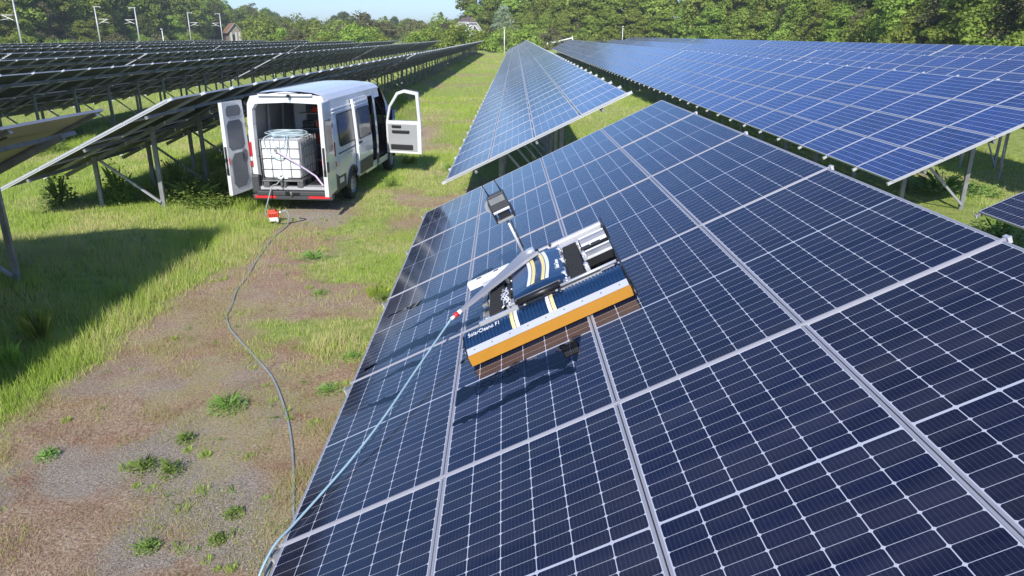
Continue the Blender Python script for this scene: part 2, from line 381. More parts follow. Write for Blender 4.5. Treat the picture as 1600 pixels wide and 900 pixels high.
def masks(x, y):
    """grass, red soil, gravel and straw cover at ground points"""
    n1 = fbm(x, y, 1.9, 21, 5); n2 = fbm(x, y, .8, 31, 4); n3 = fbm(x, y, 3.5, 41, 4)
    left = sst(-4.75, -5.55, x - (n1 - .5) * 1.4 - .012 * (y - 6))
    track = sst(-5.2, -4.7, x - (n1 - .5) * 1.2) * sst(19, 15, y)
    near_tab = sst(-3.9, -2.9, x + (n1 - .5) * 1.6) * sst(7.6, 9.2, y + (n1 - .5) * 2) * .85
    grass = left + (1 - left) * (.28 * sst(10, 13, y) + near_tab) * sst(.33, .62, n2 + .18 * (n3 - .3))
    mid = sst(9.5, 12.5, y) * sst(-3.9, -2.9, x) * sst(-1.2, -2.0, x) * .75 * sst(.35, .6, n1)
    grass = np.maximum(grass, mid * sst(17, 15, y))
    far = sst(17.5, 21, y) * (1 - sst(-4.4, -3.6, x) * sst(-2.6, -3.0, x) * .0)
    fg = sst(.36, .50, n3) * .9 + .1
    patch = np.exp(-((x + 3.4) / 1.0) ** 2 - ((y - 31) / 5.5) ** 2)
    fg = np.where(x > 4.5, .85, fg)
    grass = grass * (1 - far) + far * np.maximum(fg, .45) * (1 - .9 * patch)
    grass = np.where(x < -7, np.maximum(grass, .70 + .3 * sst(.4, .6, n3)), grass)
    grass = np.where((x > 3.5) & (y > 10), np.maximum(grass, .75), grass)
    rpatch = np.exp(-((x - 14) / 2.2) ** 2 - ((y - 30) / 9.0) ** 2)
    grass = grass * (1 - .95 * rpatch)
    vanbare = np.exp(-((x + 4.6) / 1.3) ** 2 - ((y - 16.6) / .9) ** 2); grass = grass * (1 - .95 * vanbare)
    bare2 = np.exp(-((x + 2.1) / .7) ** 2 - ((y - 16.0) / 1.6) ** 2); grass = grass * (1 - .8 * bare2)
    grass = np.clip(grass, 0, 1)
    red = np.clip(sst(.42, .62, fbm(x, y, 1.3, 51, 4)) * sst(5.0, 6.5, y) + .2, 0, 1)
    stone = np.clip(sst(.42, .60, fbm(x, y, 1.0, 61, 4)) * (.95 - .65 * sst(6.0, 9.5, y)) + vanbare * .8, 0, 1)
    straw = np.clip(sst(.45, .65, fbm(x, y, .9, 71, 4)) * .75, 0, 1)
    return grass, red, stone, straw

xs = np.unique(np.concatenate([np.arange(-14, 2.01, .13), np.arange(2, 22, .5), np.linspace(22, 60, 20), np.linspace(-60, -14, 60), [-4000, -2500, -1200, -600, -300, -180, -120, -90, 90, 120, 180, 300, 600, 1200, 2500, 4000]]))
ys = np.unique(np.concatenate([np.arange(1, 36, .15), np.arange(36, 80, .8), np.linspace(80, 200, 40), [-4000, -1500, -500, -150, -60, -20, -8, -2, 240, 300, 420, 700, 1200, 2500, 5000]]))
GX, GY = np.meshgrid(xs, ys); gx = GX.ravel(); gy = GY.ravel()
Z = gh(gx, gy); Z = np.where((abs(gx) > 100) | (gy > 250) | (gy < -30), ghx(gx, gy), Z)
nx_, ny_ = len(xs), len(ys)
ii = (np.arange(ny_ - 1)[:, None] * nx_ + np.arange(nx_ - 1)[None, :]).ravel()
F = np.stack([ii, ii + 1, ii + nx_ + 1, ii + nx_], 1)
def np_mesh(name, V, F, mat, attrs=None, smooth=False):
    me = bpy.data.meshes.new(name); n = F.shape[1]
    me.vertices.add(len(V)); me.vertices.foreach_set('co', V.astype(np.float32).ravel())
    me.loops.add(F.size); me.loops.foreach_set('vertex_index', F.astype(np.int32).ravel())
    me.polygons.add(len(F)); me.polygons.foreach_set('loop_start', np.arange(0, F.size, n, dtype=np.int32))
    me.polygons.foreach_set('loop_total', np.full(len(F), n, np.int32))
    me.polygons.foreach_set('use_smooth', np.full(len(F), smooth, bool))
    me.update(calc_edges=True)
    for k, a in (attrs or {}).items():
        at = me.attributes.new(k, 'FLOAT', 'POINT'); at.data.foreach_set('value', a.astype(np.float32))
    me.materials.append(mat); return me
g_, r_, s_, w_ = masks(gx, gy)
ground = place('ground', np_mesh('ground', np.stack([gx, gy, Z], 1), F, M['ground'], dict(grass=g_, red=r_, stone=s_, straw=w_), True))
ground['kind'] = 'structure'

# ------------------------------------------------------------------ solar tables
M['mono_frame'] = simple('grey_panel_frame', (.40, .40, .44), .5, .3, var=.08, vscale=2)
def panel_mesh(name, W, L, cellm, backm, lip, gap, thick=.038, shared={}):
    mb = MB(); w, l = W - gap, L - gap; x0, x1 = gap / 2, W - gap / 2; y0, y1 = gap / 2, L - gap / 2
    fr = M['mono_frame'] if cellm is M['mono'] else M['alu_frame']; o = [(x0, y0), (x1, y0), (x1, y1), (x0, y1)]; i = [(x0 + lip, y0 + lip), (x1 - lip, y0 + lip), (x1 - lip, y1 - lip), (x0 + lip, y1 - lip)]
    for k in range(4):
        j = (k + 1) % 4
        mb.face([(*o[k], 0), (*o[j], 0), (*i[j], 0), (*i[k], 0)], fr)
        mb.face([(*i[k], 0), (*i[j], 0), (*i[j], -.003), (*i[k], -.003)], fr)
        mb.face([(*o[j], 0), (*o[k], 0), (*o[k], -thick), (*o[j], -thick)], fr)
        mb.face([(*o[k], -thick), (*i[k], -thick), (*i[j], -thick), (*o[j], -thick)], fr)
        mb.face([(*i[k], -thick), (*i[k], -.008), (*i[j], -.008), (*i[j], -thick)], fr)
    mb.face([(*q, -.003) for q in i], cellm, [(0, 0), (1, 0), (1, 1), (0, 1)])
    mb.face([(*q, -.008) for q in i[::-1]], backm)
    cx, cy = W * .5, L * .18
    mb.box((cx, cy, -.018), (.11, .09, .02), M['black_plastic'])
    return mb.mesh(name)
PM = {
    'mono': (panel_mesh('solar_panel', W1, L1, M['mono'], M['backsheet_new'], .0125, .007), W1, L1),
    'poly': (panel_mesh('solar_panel_blue', W2, L2, M['poly'], M['backsheet_old'], .014, .022), W2, L2),
}
def rail_mesh(Ls, wid, hgt, mat):
    mb = MB(); mb.box((Ls / 2, 0, 0), (Ls, wid, hgt), mat)
    mb.box((Ls + .004, 0, 0), (.008, wid * 1.25, hgt * 1.35), M['alu_bright']); mb.box((-.004, 0, 0), (.008, wid * 1.25, hgt * 1.35), M['alu_bright'])
    return mb.mesh('clamp_rail')
RAIL = {'poly': rail_mesh(4.16, .05, .05, M['alu_bright']), 'mono': rail_mesh(4.17, .05, .05, M['galv'])}
M['strip_grey'] = simple('dull_cover_strip', (.36, .36, .40), .55, .2)
def strip_mesh():
    mb = MB(); Ls = 4.2
    mb.box((Ls / 2 + .02, 0, -.004), (Ls + .03, .022, .013), M['strip_grey'])
    mb.box((Ls / 2 + .02, 0, .0040), (Ls + .03, .009, .003), M['strip_grey'])
    mb.box((Ls + .04, 0, -.010), (.02, .042, .034), M['alu_bright']); mb.tube([(Ls + .04, 0, -.006), (Ls + .06, 0, -.006)], .009, M['galv'], 8)
    return mb.mesh('cover_strip')
STRIP = strip_mesh()
def post_mesh(h, w=.09):
    mb = MB(); g = M['galv']; H = h + 1.6
    mb.box((0, -.035, h - H / 2), (w, .006, H), g); mb.box((-w / 2, 0, h - H / 2), (.006, .064, H), g); mb.box((w / 2, 0, h - H / 2), (.006, .064, H), g)
    mb.box((0, 0, h - .06), (w + .03, .10, .12), g)
    return mb.mesh('post')

def array_mesh(n, kind):
    me, W, L = PM[kind]; nv = len(me.vertices); V0 = np.empty(nv * 3); me.vertices.foreach_get('co', V0); V0 = V0.reshape(-1, 3)
    faces = [tuple(p.vertices) for p in me.polygons]; mi = [p.material_index for p in me.polygons]
    uv0 = np.empty(len(me.loops) * 2); me.uv_layers[0].data.foreach_get('uv', uv0)
    V = []; Fc = []; MI = []; UV = []
    for i in range(n):
        for j in range(4):
            b = len(V) * nv; V.append(V0 + np.array([j * W, i * L, 0])); Fc += [tuple(b + q for q in f) for f in faces]; MI += mi; UV.append(uv0)
    out = bpy.data.meshes.new('panel_array'); out.from_pydata(np.concatenate(V).tolist(), [], Fc)
    for m in me.materials: out.materials.append(m)
    out.polygons.foreach_set('material_index', MI); u = out.uv_layers.new(name='UVMap'); u.data.foreach_set('uv', np.concatenate(UV)); out.update()
    return out
FAR = {}
def table(name_i, origin, head, n, kind, label, group, detail, y_dir=1, strips=False, post_v=(1.0, 2.35), first=1.6, step=2.4):
    """origin: low corner of the near end; local x goes up-slope, y along the row"""
    me, W, L = PM[kind]; slope = 4 * W
    root = empty('solar_table', (origin[0], origin[1], 0), (0, 0, -head), label, 'solar table', group)
    z0 = origin[2]
    def P(v, u, h=0): return (v * CT - h * ST, u, z0 + v * ST + h * CT)
    rot = (0, -TS, 0)
    def wz(v, u):
        x, y = v * CT, u
        wx = origin[0] + x * math.cos(head) + y * math.sin(head); wy = origin[1] - x * math.sin(head) + y * math.cos(head)
        return gz(wx, wy)
    if detail:
        for i in range(n):
            for j in range(4):
                o = place('solar_panel', me, root, P(j * W, i * L, rnd.uniform(-.002, .002)), (rnd.uniform(-.0012, .0012), -TS + rnd.uniform(-.0015, .0015), 0))
        for i in range(n + 1):
            u = min(max(i * L, .05), n * L - .05) if not strips else i * L
            if strips and 0 < i < n: place('cover_strip', STRIP, root, P(-.02, u, 0), rot)
            place('clamp_rail', RAIL[kind], root, P(-.08, u, -.0405 - (.012 if strips else .0)), rot)
    else:
        key = (n, kind)
        if key not in FAR:
            FAR[key] = array_mesh(n, kind)
            mb = MB()
            for i in range(n + 1):
                u = min(max(i * L, .05), n * L - .05)
                mb.box((slope / 2, u, -.0655), (slope + .16, .05, .05), M['alu_bright'])
            FAR[key, 'r'] = mb.mesh('clamp_rails')
        tag(place('panel_array', FAR[key], root, P(0, 0), rot), kind='stuff')
        tag(place('rail_array', FAR[key, 'r'], root, P(0, 0), rot), kind='stuff')
    # purlins, rafters, posts and braces
    Lt = n * L; vs = (post_v[0] / CT, post_v[1] / CT)
    frame = MB() if not detail else None
    for v in (slope * .16, slope * .5, slope * .86):
        mb = frame or MB(); mb.bar(P(v, .04, -.125), P(v, Lt - .04, -.125), .05, .06, M['galv'], up=(-ST, 0, CT))
        if detail: mb.build('purlin', root)
    u = first
    while u < Lt - .4:
        mb = frame or MB(); mb.bar(P(.35, u, -.195), P(slope - .35, u, -.195), .06, .08, M['galv'], up=(-ST, 0, CT))
        if detail: mb.build('rafter', root)
        zl = []
        for v in vs:
            top = P(v, u, -.23); g = wz(v, u); zl.append(g)
            mb = frame or MB(); g_ = M['galv']; zb = g - .5
            mb.box((top[0], u - .075, (top[2] + zb) / 2), (.085, .006, top[2] - zb), g_)
            for sx in (-1, 1): mb.box((top[0] + sx * .0425, u - .045, (top[2] + zb) / 2), (.006, .054, top[2] - zb), g_)
            mb.box((top[0], u - .05, top[2] + .03), (.12, .02, .16), g_)
            if detail: mb.build('post', root)
        mb = frame or MB(); a = P(vs[1], u, -.23); b_ = P(vs[0] + .15, u, -.26)
        mb.bar((a[0] - .03, u - .1, zl[1] + .12), (b_[0] + .0, u - .1, b_[2]), .045, .045, M['alu'])
        if detail: mb.build('brace', root)
        u += step
    if frame: frame.build('support_frame', root, kind='stuff')
    return root

G1 = 'solar tables in the parallel rows'
# foreground table (heading 0), near end far behind the camera
NF = 7
fg = table('fg', (-1.29, 11.71 - NF * L1, 1.17), 0.0, NF, 'mono', 'dark navy solar table in the foreground with the cleaning robot on it', G1, True, strips=True, first=1.2)
# rows further on: second table right behind the foreground one, and so on
def row_pt(x, y, dy): return (x + dy * math.sin(HD), y + dy * math.cos(HD))
PER = 35.4; NM = 22
def row(x, y0, z, ntab, detail_n, rowname, start=0):
    for k in range(start, ntab):
        px, py = row_pt(x, y0, k * PER)
        nm = ['nearest', 'second', 'third', 'fourth', 'fifth'][k]
        label = '%s blue solar table in %s' % (nm, rowname)
        table('t', (px, py, z), HD, NM, 'poly', label, G1, k < detail_n, first=1.66)
row(-1.19, 14.59, 1.16, 4, 1, 'the middle row just beyond the foreground table')
row(7.60, 13.95, 1.25, 4, 1, 'the long row right of the middle row')
row(16.4, 14.3, 1.28, 4, 1, 'the second row to the right')
row(25.2, 14.3, 1.60, 5, 0, 'the last row on the right before the wood')
row(-9.95, 14.14, 1.08, 4, 1, 'the row behind the white van')
lft = ['the second row left of the van', 'the third row left of the van', 'the fourth row left of the van', 'the fifth row left of the van', 'the sixth row left of the van', 'the seventh row left of the van']
for k, nm in enumerate(lft):
    row(-18.75 - 8.8 * k, 14.6, 1.08 + (.0 if k < 3 else .05 * (k - 2)), 4, 1 if k == 0 else 0, nm, start=[0, 0, 0, 1, 1, 1][k])
# tables whose far ends only reach into the frame
table('t', (-9.95, 11.37 - 4 * L1, 1.08), HD * .6, 4, 'mono', 'solar table cut off by the left edge of the photo with cream backsheets', G1, True, first=.45, step=2.35)
table('t', (7.68, 11.38 - 4 * L1, 1.25), 0.0, 4, 'mono', 'dark solar table cut off by the right edge of the photo', G1, True, first=1.2)

# ------------------------------------------------------------------ the van
VAN = empty('cargo_van', (-4.90, 16.72, gz(-4.9, 18.3) + .02), (0, 0, R(-5.0)), 'white panel van with open rear, sliding and passenger doors beside the left row', 'van')
WP = [(.30, .965), (.55, .99), (.95, 1.01), (1.30, 1.005), (1.75, .98), (2.20, .945), (2.40, .905), (2.51, .82), (2.575, .62), (2.605, .32), (2.61, 0)]
def vw(z):
    for (a, wa), (b, wb) in zip(WP, WP[1:]):
        if z <= b: return wa + (wb - wa) * max(0, (z - a)) / (b - a)
    return 0
def vtaper(y): return 1.0 - .10 * max(0, (y - 4.9) / 1.1) ** 2 - .03 * max(0, (.5 - y) / .5) ** 2
def side_pt(y, z, sx, off=0.0): return (sx * (vw(z) * vtaper(y) + off), y, z)
def side_patch(mb, y0, y1, z0, z1, sx, mat, off=0.0, ny=4, nz=5, smooth=True, shape=None):
    ys_ = [y0 + (y1 - y0) * i / ny for i in range(ny + 1)]; zs_ = [z0 + (z1 - z0) * i / nz for i in range(nz + 1)]
    for a, b in zip(ys_, ys_[1:]):
        for c, d in zip(zs_, zs_[1:]):
            p = [side_pt(a, c, sx, off), side_pt(b, c, sx, off), side_pt(b, d, sx, off), side_pt(a, d, sx, off)]
            mb.face(p if sx > 0 else p[::-1], mat, smooth=smooth)
wht = M['van_white']
body = MB()
ZR = 2.36
# left side whole; right side with a sliding-door opening (2.45-3.45) and a front-door opening (3.62-4.62)
def wheel_cut(mb, y0, y1, yc, sx, ztop=2.36, r=.43, zc=.34, n=14, z0=.42):
    """side skin between y0 and y1 above an arch"""
    for i in range(n):
        a = y0 + (y1 - y0) * i / n; b = y0 + (y1 - y0) * (i + 1) / n
        def base(y):
            d = abs(y - yc) * 1.14; return max(z0, zc + math.sqrt(max(0, r * r - d * d))) if d < r else z0
        za, zb = base(a), base(b); k = 7
        for j in range(k):
            p = [side_pt(a, za + (ztop - za) * j / k, sx), side_pt(b, zb + (ztop - zb) * j / k, sx), side_pt(b, zb + (ztop - zb) * (j + 1) / k, sx), side_pt(a, za + (ztop - za) * (j + 1) / k, sx)]
            mb.face(p if sx > 0 else p[::-1], wht, smooth=True)
        # arch lip
        if abs((a + b) / 2 - yc) * 1.14 < r:
            p = [side_pt(a, za, sx), side_pt(a, za, sx, -.16), side_pt(b, zb, sx, -.16), side_pt(b, zb, sx)]
            mb.face(p if sx > 0 else p[::-1], M['van_trim'])
wheel_cut(body, .10, 2.45, 1.32, 1); wheel_cut(body, .10, 2.45, 1.32, -1)
side_patch(body, 2.45, 3.62, .42, ZR, -1, wht, nz=8)
side_patch(body, 3.45, 3.62, .42, ZR, 1, wht, ny=1, nz=8)
side_patch(body, 3.62, 4.20, .42, ZR, -1, wht, nz=8)
side_patch(body, 2.45, 3.45, .38, .58, 1, wht, nz=2); side_patch(body, 2.45, 3.45, 2.24, ZR, 1, wht, nz=2)
side_patch(body, 3.62, 4.55, .38, .55, 1, wht, nz=2)
side_patch(body, 3.62, 4.10, 2.16, ZR, 1, wht, nz=2)
# roof to the windscreen header
RP = [p for p in WP if p[0] >= ZR - .001]; RP = [(ZR, vw(ZR))] + [p for p in WP if p[0] > ZR]
def roof_rise(y): return -.05 * max(0, (y - 3.2) / 1.0) ** 2 - .03 * max(0, (.5 - y) / .5) ** 2
ysr = [.10, .25, .5, .9, 1.4, 2.0, 2.6, 3.2, 3.6, 4.0, 4.2]
for a, b in zip(ysr, ysr[1:]):
    for sx in (-1, 1):
        for (z0, w0), (z1, w1) in zip(RP, RP[1:]):
            def q(y, z, w): return (sx * w * vtaper(y), y, z + roof_rise(y) * (z - ZR) / (2.59 - ZR))
            p = [q(a, z0, w0), q(b, z0, w0), q(b, z1, w1), q(a, z1, w1)]
            body.face(p if sx > 0 else p[::-1], wht, smooth=True)
# roof ribs
for x in (-.55, -.28, .0, .28, .55):
    zt = 2.585 if abs(x) < .3 else 2.562
    body.box((x, 2.0, zt + .002), (.05, 2.9, .014), wht)
# nose: front sections (half width, roof height) after the windscreen header
def nose_top(y):
    pts = [(4.2, 2.54), (4.45, 2.38), (4.8, 1.98), (5.16, 1.50), (5.45, 1.36), (5.72, 1.20), (5.88, 1.0), (5.95, .7)]
    for (a, za), (b, zb) in zip(pts, pts[1:]):
        if y <= b: return za + (zb - za) * (y - a) / (b - a)
    return .7
ysn = [4.2, 4.45, 4.62, 4.8, 5.0, 5.16, 5.3, 5.45, 5.6, 5.72, 5.82, 5.88, 5.95]
def nose_sec(y):
    zt = nose_top(y); pts = []
    zb = .42
    d = abs(y - 4.96) * 1.14
    if d < .43: zb = .34 + math.sqrt(.43 * .43 - d * d)
    zb = min(zb, zt - .1)
    for k in range(7):
        z = zb + (zt - .07 - zb) * k / 6
        sh = vw(z) * vtaper(y) * (1 - (.14 * max(0, (y - 5.6) / .35)))
        pts.append((sh, z))
    w = pts[-1][0]
    pts += [(w * .93, zt - .02), (w * .6, zt + .012), (0, zt + .025)]
    return pts
for a, b in zip(ysn, ysn[1:]):
    A, B = nose_sec(a), nose_sec(b)
    for sx in (-1, 1):
        for k in range(len(A) - 1):
            inwin = k >= 6
            mat = wht
            if inwin and a >= 4.2 and b <= 5.17 and k >= 7: continue      # windscreen opening
            if sx > 0 and a < 4.6 and k < 6: continue                     # front door opening
            p = [(sx * A[k][0], a, A[k][1]), (sx * B[k][0], b, B[k][1]), (sx * B[k + 1][0], b, B[k + 1][1]), (sx * A[k + 1][0], a, A[k + 1][1])]
            body.face(p if sx > 0 else p[::-1], mat, smooth=True)
F_ = nose_sec(5.95)
for sx in (-1, 1):
    for k in range(len(F_) - 1):
        p = [(0, 5.95, F_[k][1]), (sx * F_[k][0], 5.95, F_[k][1]), (sx * F_[k + 1][0], 5.95, F_[k + 1][1]), (0, 5.95, F_[k + 1][1])]
        body.face(p if sx < 0 else p[::-1], wht)
# rear frame round the opening: body skin to aperture
AP = [(.82, .52), (.83, 1.2), (.82, 1.9), (.80, 2.22), (.72, 2.33), (.0, 2.36)]
OUT = [(1.0, .55), (1.02, 1.2), (.985, 1.9), (.945, 2.33), (.85, 2.49), (.0, 2.585)]
for sx in (-1, 1):
    for k in range(5):
        a, b, c, d = AP[k], AP[k + 1], OUT[k + 1], OUT[k]
        o1 = .97
        p = [(sx * a[0], .06, a[1]), (sx * d[0] * o1, .08, d[1]), (sx * c[0] * o1, .08, c[1]), (sx * b[0], .06, b[1])]
        body.face(p if sx > 0 else p[::-1], wht, smooth=False)
        p = [(sx * a[0], .06, a[1]), (sx * b[0], .06, b[1]), (sx * b[0] * .97, .16, b[1] - .015), (sx * a[0] * .97, .16, a[1])]
        body.face(p if sx > 0 else p[::-1], wht)
body.box((0, .05, 2.515), (1.25, .06, .05), wht, bev=.015)
body.build('body', VAN)
# inner lining
inn = MB(); g = M['van_inner']
for sx in (-1, 1):
    for (y0, y1) in ((.12, 2.4), (2.4, 3.4)):
        if sx > 0 and y0 > 2: continue
        zz = [.62, 1.2, 1.75, 2.2, 2.42]
        for z0, z1 in zip(zz, zz[1:]):
            w0, w1 = vw(z0) - .075, vw(z1) - .075
            p = [(sx * w0, y0, z0), (sx * w0, y1, z0), (sx * w1, y1, z1), (sx * w1, y0, z1)]
            inn.face(p[::-1] if sx > 0 else p, g)
    for y in (.9, 1.7, 2.4):
        inn.bar((sx * .90, y, .62), (sx * .80, y, 2.3), .05, .05, g)
inn.face([(-.70, .12, 2.42), (-.70, 4.2, 2.42), (.70, 4.2, 2.42), (.70, .12, 2.42)][::-1], g)
inn.build('lining', VAN)
fl = MB(); fl.box((0, 1.85, .50), (1.86, 3.45, .06), M['van_inner']); fl.box((0, .10, .505), (1.62, .10, .065), M['alu_bright']); fl.build('load_floor', VAN)
bk = MB(); bk.box((-.30, 3.48, 1.5), (1.2, .03, 1.75), M['van_inner']); bk.box((.0, 3.50, .9), (1.7, .02, .6), M['van_inner']); bk.build('bulkhead', VAN)
ub = MB(); ub.box((0, 2.9, .48), (1.5, 5.2, .14), M['dark_inside']); ub.build('underbody', VAN)
cabf = MB(); cabf.box((0, 4.4, .58), (1.8, 1.7, .06), M['dark_inside']); cabf.box((0, 5.1, 1.05), (1.7, .4, .5), M['black_plastic'], bev=.08)
cabf.build('dashboard', VAN)
for x in (-.5, .45):
    st = MB(); st.box((x, 4.1, .85), (.52, .55, .22), M['dark_inside'], bev=.06); st.box((x, 3.85, 1.25), (.50, .16, .72), M['dark_inside'], bev=.06); st.box((x, 3.82, 1.72), (.26, .11, .2), M['dark_inside'], bev=.04); st.build('seat', VAN)
# rear bumper with step, reflectors and the tow coupling
bp = MB(); t_ = M['van_trim']
for sx in (-1, 1):
    bp.box((sx * .90, .16, .60), (.20, .34, .42), t_, bev=.05)
    bp.box((sx * .975, .55, .58), (.05, .55, .32), t_, bev=.02)
    bp.box((sx * .985, .50, .62), (.04, .30, .12), wht, bev=.01)
bp.box((0, .02, .42), (1.66, .24, .10), t_, bev=.02); bp.box((0, .0, .33), (1.90, .16, .12), t_, bev=.03)
for k in range(5): bp.box((0, -.07 + .045 * k, .473), (1.5, .012, .008), M['rubber'])
o_bp = bp.build('rear_bumper', VAN)
for sx in (-1, 1):
    rf = MB(); rf.box((sx * .64, -.085, .335), (.50, .014, .055), M['red_refl'], bev=.004); rf.build('reflector', o_bp)
tw = MB(); tw.tube([(0, .0, .38), (0, -.12, .38), (0, -.15, .46)], .022, M['galv'], 8); tw.box((.02, -.09, .42), (.34, .06, .06), M['black_plastic'], bev=.01); tw.box((-.10, -.1, .44), (.08, .06, .08), M['black_plastic'], bev=.01); tw.build('tow_coupling', VAN)
# tail lamps
VAN.scale = (1, 1, 1.05)
for sx in (-1, 1):
    tl = MB()
    for z0, z1, mt in ((.98, 1.10, M['red_lens']), (1.10, 1.20, M['white_lens']), (1.20, 1.52, M['red_lens'])):
        w0, w1 = vw(z0), vw(z1)
        tl.box((sx * ((w0 + w1) / 2 - .035), .11, (z0 + z1) / 2), (.115, .15, z1 - z0 - .004), mt, bev=.02)
    tl.build('tail_lamp', VAN)
    hl = MB(); hl.box((sx * .74, 5.74, 1.0), (.26, .3, .22), M['white_lens'], bev=.06); hl.build('headlamp', VAN)
# wheel_arch trim, side rub strips
for sx in (-1, 1):
    for y in (1.32, 4.96):
        ar = MB(); n = 12; pts = []
        for i in range(n + 1):
            a = math.pi * i / n; yy = y + .45 / 1.14 * math.cos(a); zz = .34 + .45 * math.sin(a)
            pts.append(side_pt(yy, zz, sx, .012))
        ar.tube(pts, .028, t_, 6); ar.build('wheel_arch', VAN)
    sk = MB()
    segs = ((1.80, 4.5),) if sx < 0 else ((1.80, 2.45), (3.45, 3.62))
    for y0, y1 in segs: side_patch(sk, y0, y1, .44, .72, sx, t_, .014, nz=2)
    sk.build('side_cladding', VAN)
# wheels
def wheel(x, y):
    o = empty('wheel', (x, y, .34)); o.parent = VAN
    prof = [(.20, -.11), (.30, -.115), (.335, -.09), (.345, -.04), (.345, .04), (.335, .09), (.30, .115), (.20, .11)]
    mb = MB(); n = 28
    for k in range(n):
        a, b = 2 * math.pi * k / n, 2 * math.pi * (k + 1) / n
        for (r0, x0), (r1, x1) in zip(prof, prof[1:]):
            mb.face([(x0, r0 * math.cos(a), r0 * math.sin(a)), (x0, r0 * math.cos(b), r0 * math.sin(b)), (x1, r1 * math.cos(b), r1 * math.sin(b)), (x1, r1 * math.cos(a), r1 * math.sin(a))][::-1], M['tyre'], smooth=True)
    mb.build('tyre', o)
    mb = MB(); sg = 1 if x > 0 else -1
    pr = [(.21, .115), (.205, .06), (.17, .05), (.12, .085), (.0, .09)]
    for k in range(n):
        a, b = 2 * math.pi * k / n, 2 * math.pi * (k + 1) / n
        for (r0, x0), (r1, x1) in zip(pr, pr[1:]):
            dark = (k % 3 == 0 and r0 == .17)
            mb.face([(sg * x0, r0 * math.cos(a), r0 * math.sin(a)), (sg * x0, r0 * math.cos(b), r0 * math.sin(b)), (sg * x1, r1 * math.cos(b), r1 * math.sin(b)), (sg * x1, r1 * math.cos(a), r1 * math.sin(a))], M['black_plastic'] if dark else M['rim'], smooth=not dark)
    for k in range(5):
        a = 2 * math.pi * k / 5; mb.tube([(sg * .085, .06 * math.cos(a), .06 * math.sin(a)), (sg * .105, .06 * math.cos(a), .06 * math.sin(a))], .014, M['galv'], 6)
    mb.build('rim', o)
for x in (-.87, .87):
    for y in (1.32, 4.96): wheel(x, y)
# windows in the side
def side_pane(name, y0, y1, z0, z1, sx, off=.010, parent=VAN, mat=None, frame=True, r=.07):
    mb = MB(); cor = []
    for (cy, cz, a0) in ((y1 - r, z1 - r, 0), (y0 + r, z1 - r, 90), (y0 + r, z0 + r, 180), (y1 - r, z0 + r, 270)):
        for k in range(5):
            a = R(a0 + 22.5 * k); cor.append((cy + r * math.cos(a), cz + r * math.sin(a)))
    ny = 6; cen = ((y0 + y1) / 2, (z0 + z1) / 2)
    P = [side_pt(y, z, sx, off) for y, z in cor]; c = side_pt(*cen, sx, off)
    for i in range(len(P)):
        j = (i + 1) % len(P); t = [c, P[i], P[j]]; mb.face(t if sx > 0 else t[::-1], mat or M['win_dark'], smooth=True)
    if frame: mb.tube([side_pt(y, z, sx, off) for y, z in cor], .012, M['rubber'], 5, closed=True)
    return mb.build(name, parent)
side_pane('side_window', .52, 1.72, 1.36, 2.06, 1)
side_pane('side_window', 2.5, 3.4, 1.36, 2.04, -1)
side_pane('side_window', 3.75, 4.5, 1.32, 2.02, -1)
# pressed ribs above the window
for z in (2.12, 2.19):
    mb = MB(); mb.tube([side_pt(.3 + .2 * k, z, 1, .004) for k in range(10)], .012, wht, 6); mb.build('pressed_rib', VAN)
ws = MB()
q0 = [(4.25, 2.52), (5.14, 1.53)]
wsp = []
for i in range(5):
    y = 4.25 + (5.14 - 4.25) * i / 4; z = nose_top(y) + .002; w = nose_sec(y)[6][0] * .93; wsp.append([(-w, y, z - .02), (-w * .5, y, z + .01), (0, y, z + .02), (w * .5, y, z + .01), (w, y, z - .02)])
for a, b in zip(wsp, wsp[1:]):
    for k in range(4): ws.face([a[k], a[k + 1], b[k + 1], b[k]], M['van_glass'], smooth=True)
ws.build('windscreen', VAN)
gr = MB(); gr.box((0, 5.93, .85), (1.3, .04, .2), M['black_plastic'], bev=.02); gr.box((0, 5.92, .52), (1.7, .1, .26), M['van_trim'], bev=.04); gr.build('grille', VAN)
# brake light with camera over the doors
cb = MB(); cb.box((.10, .02, 2.50), (.07, .07, .06), M['black_plastic'], bev=.01); cb.tube([(.10, .05, 2.50), (.10, -.06, 2.53), (.10, -.10, 2.50)], .012, M['black_plastic'], 6); cb.tube([(-.16, .04, 2.545), (.36, .04, 2.545)], .008, M['black_plastic'], 6); cb.build('reversing_camera', VAN)
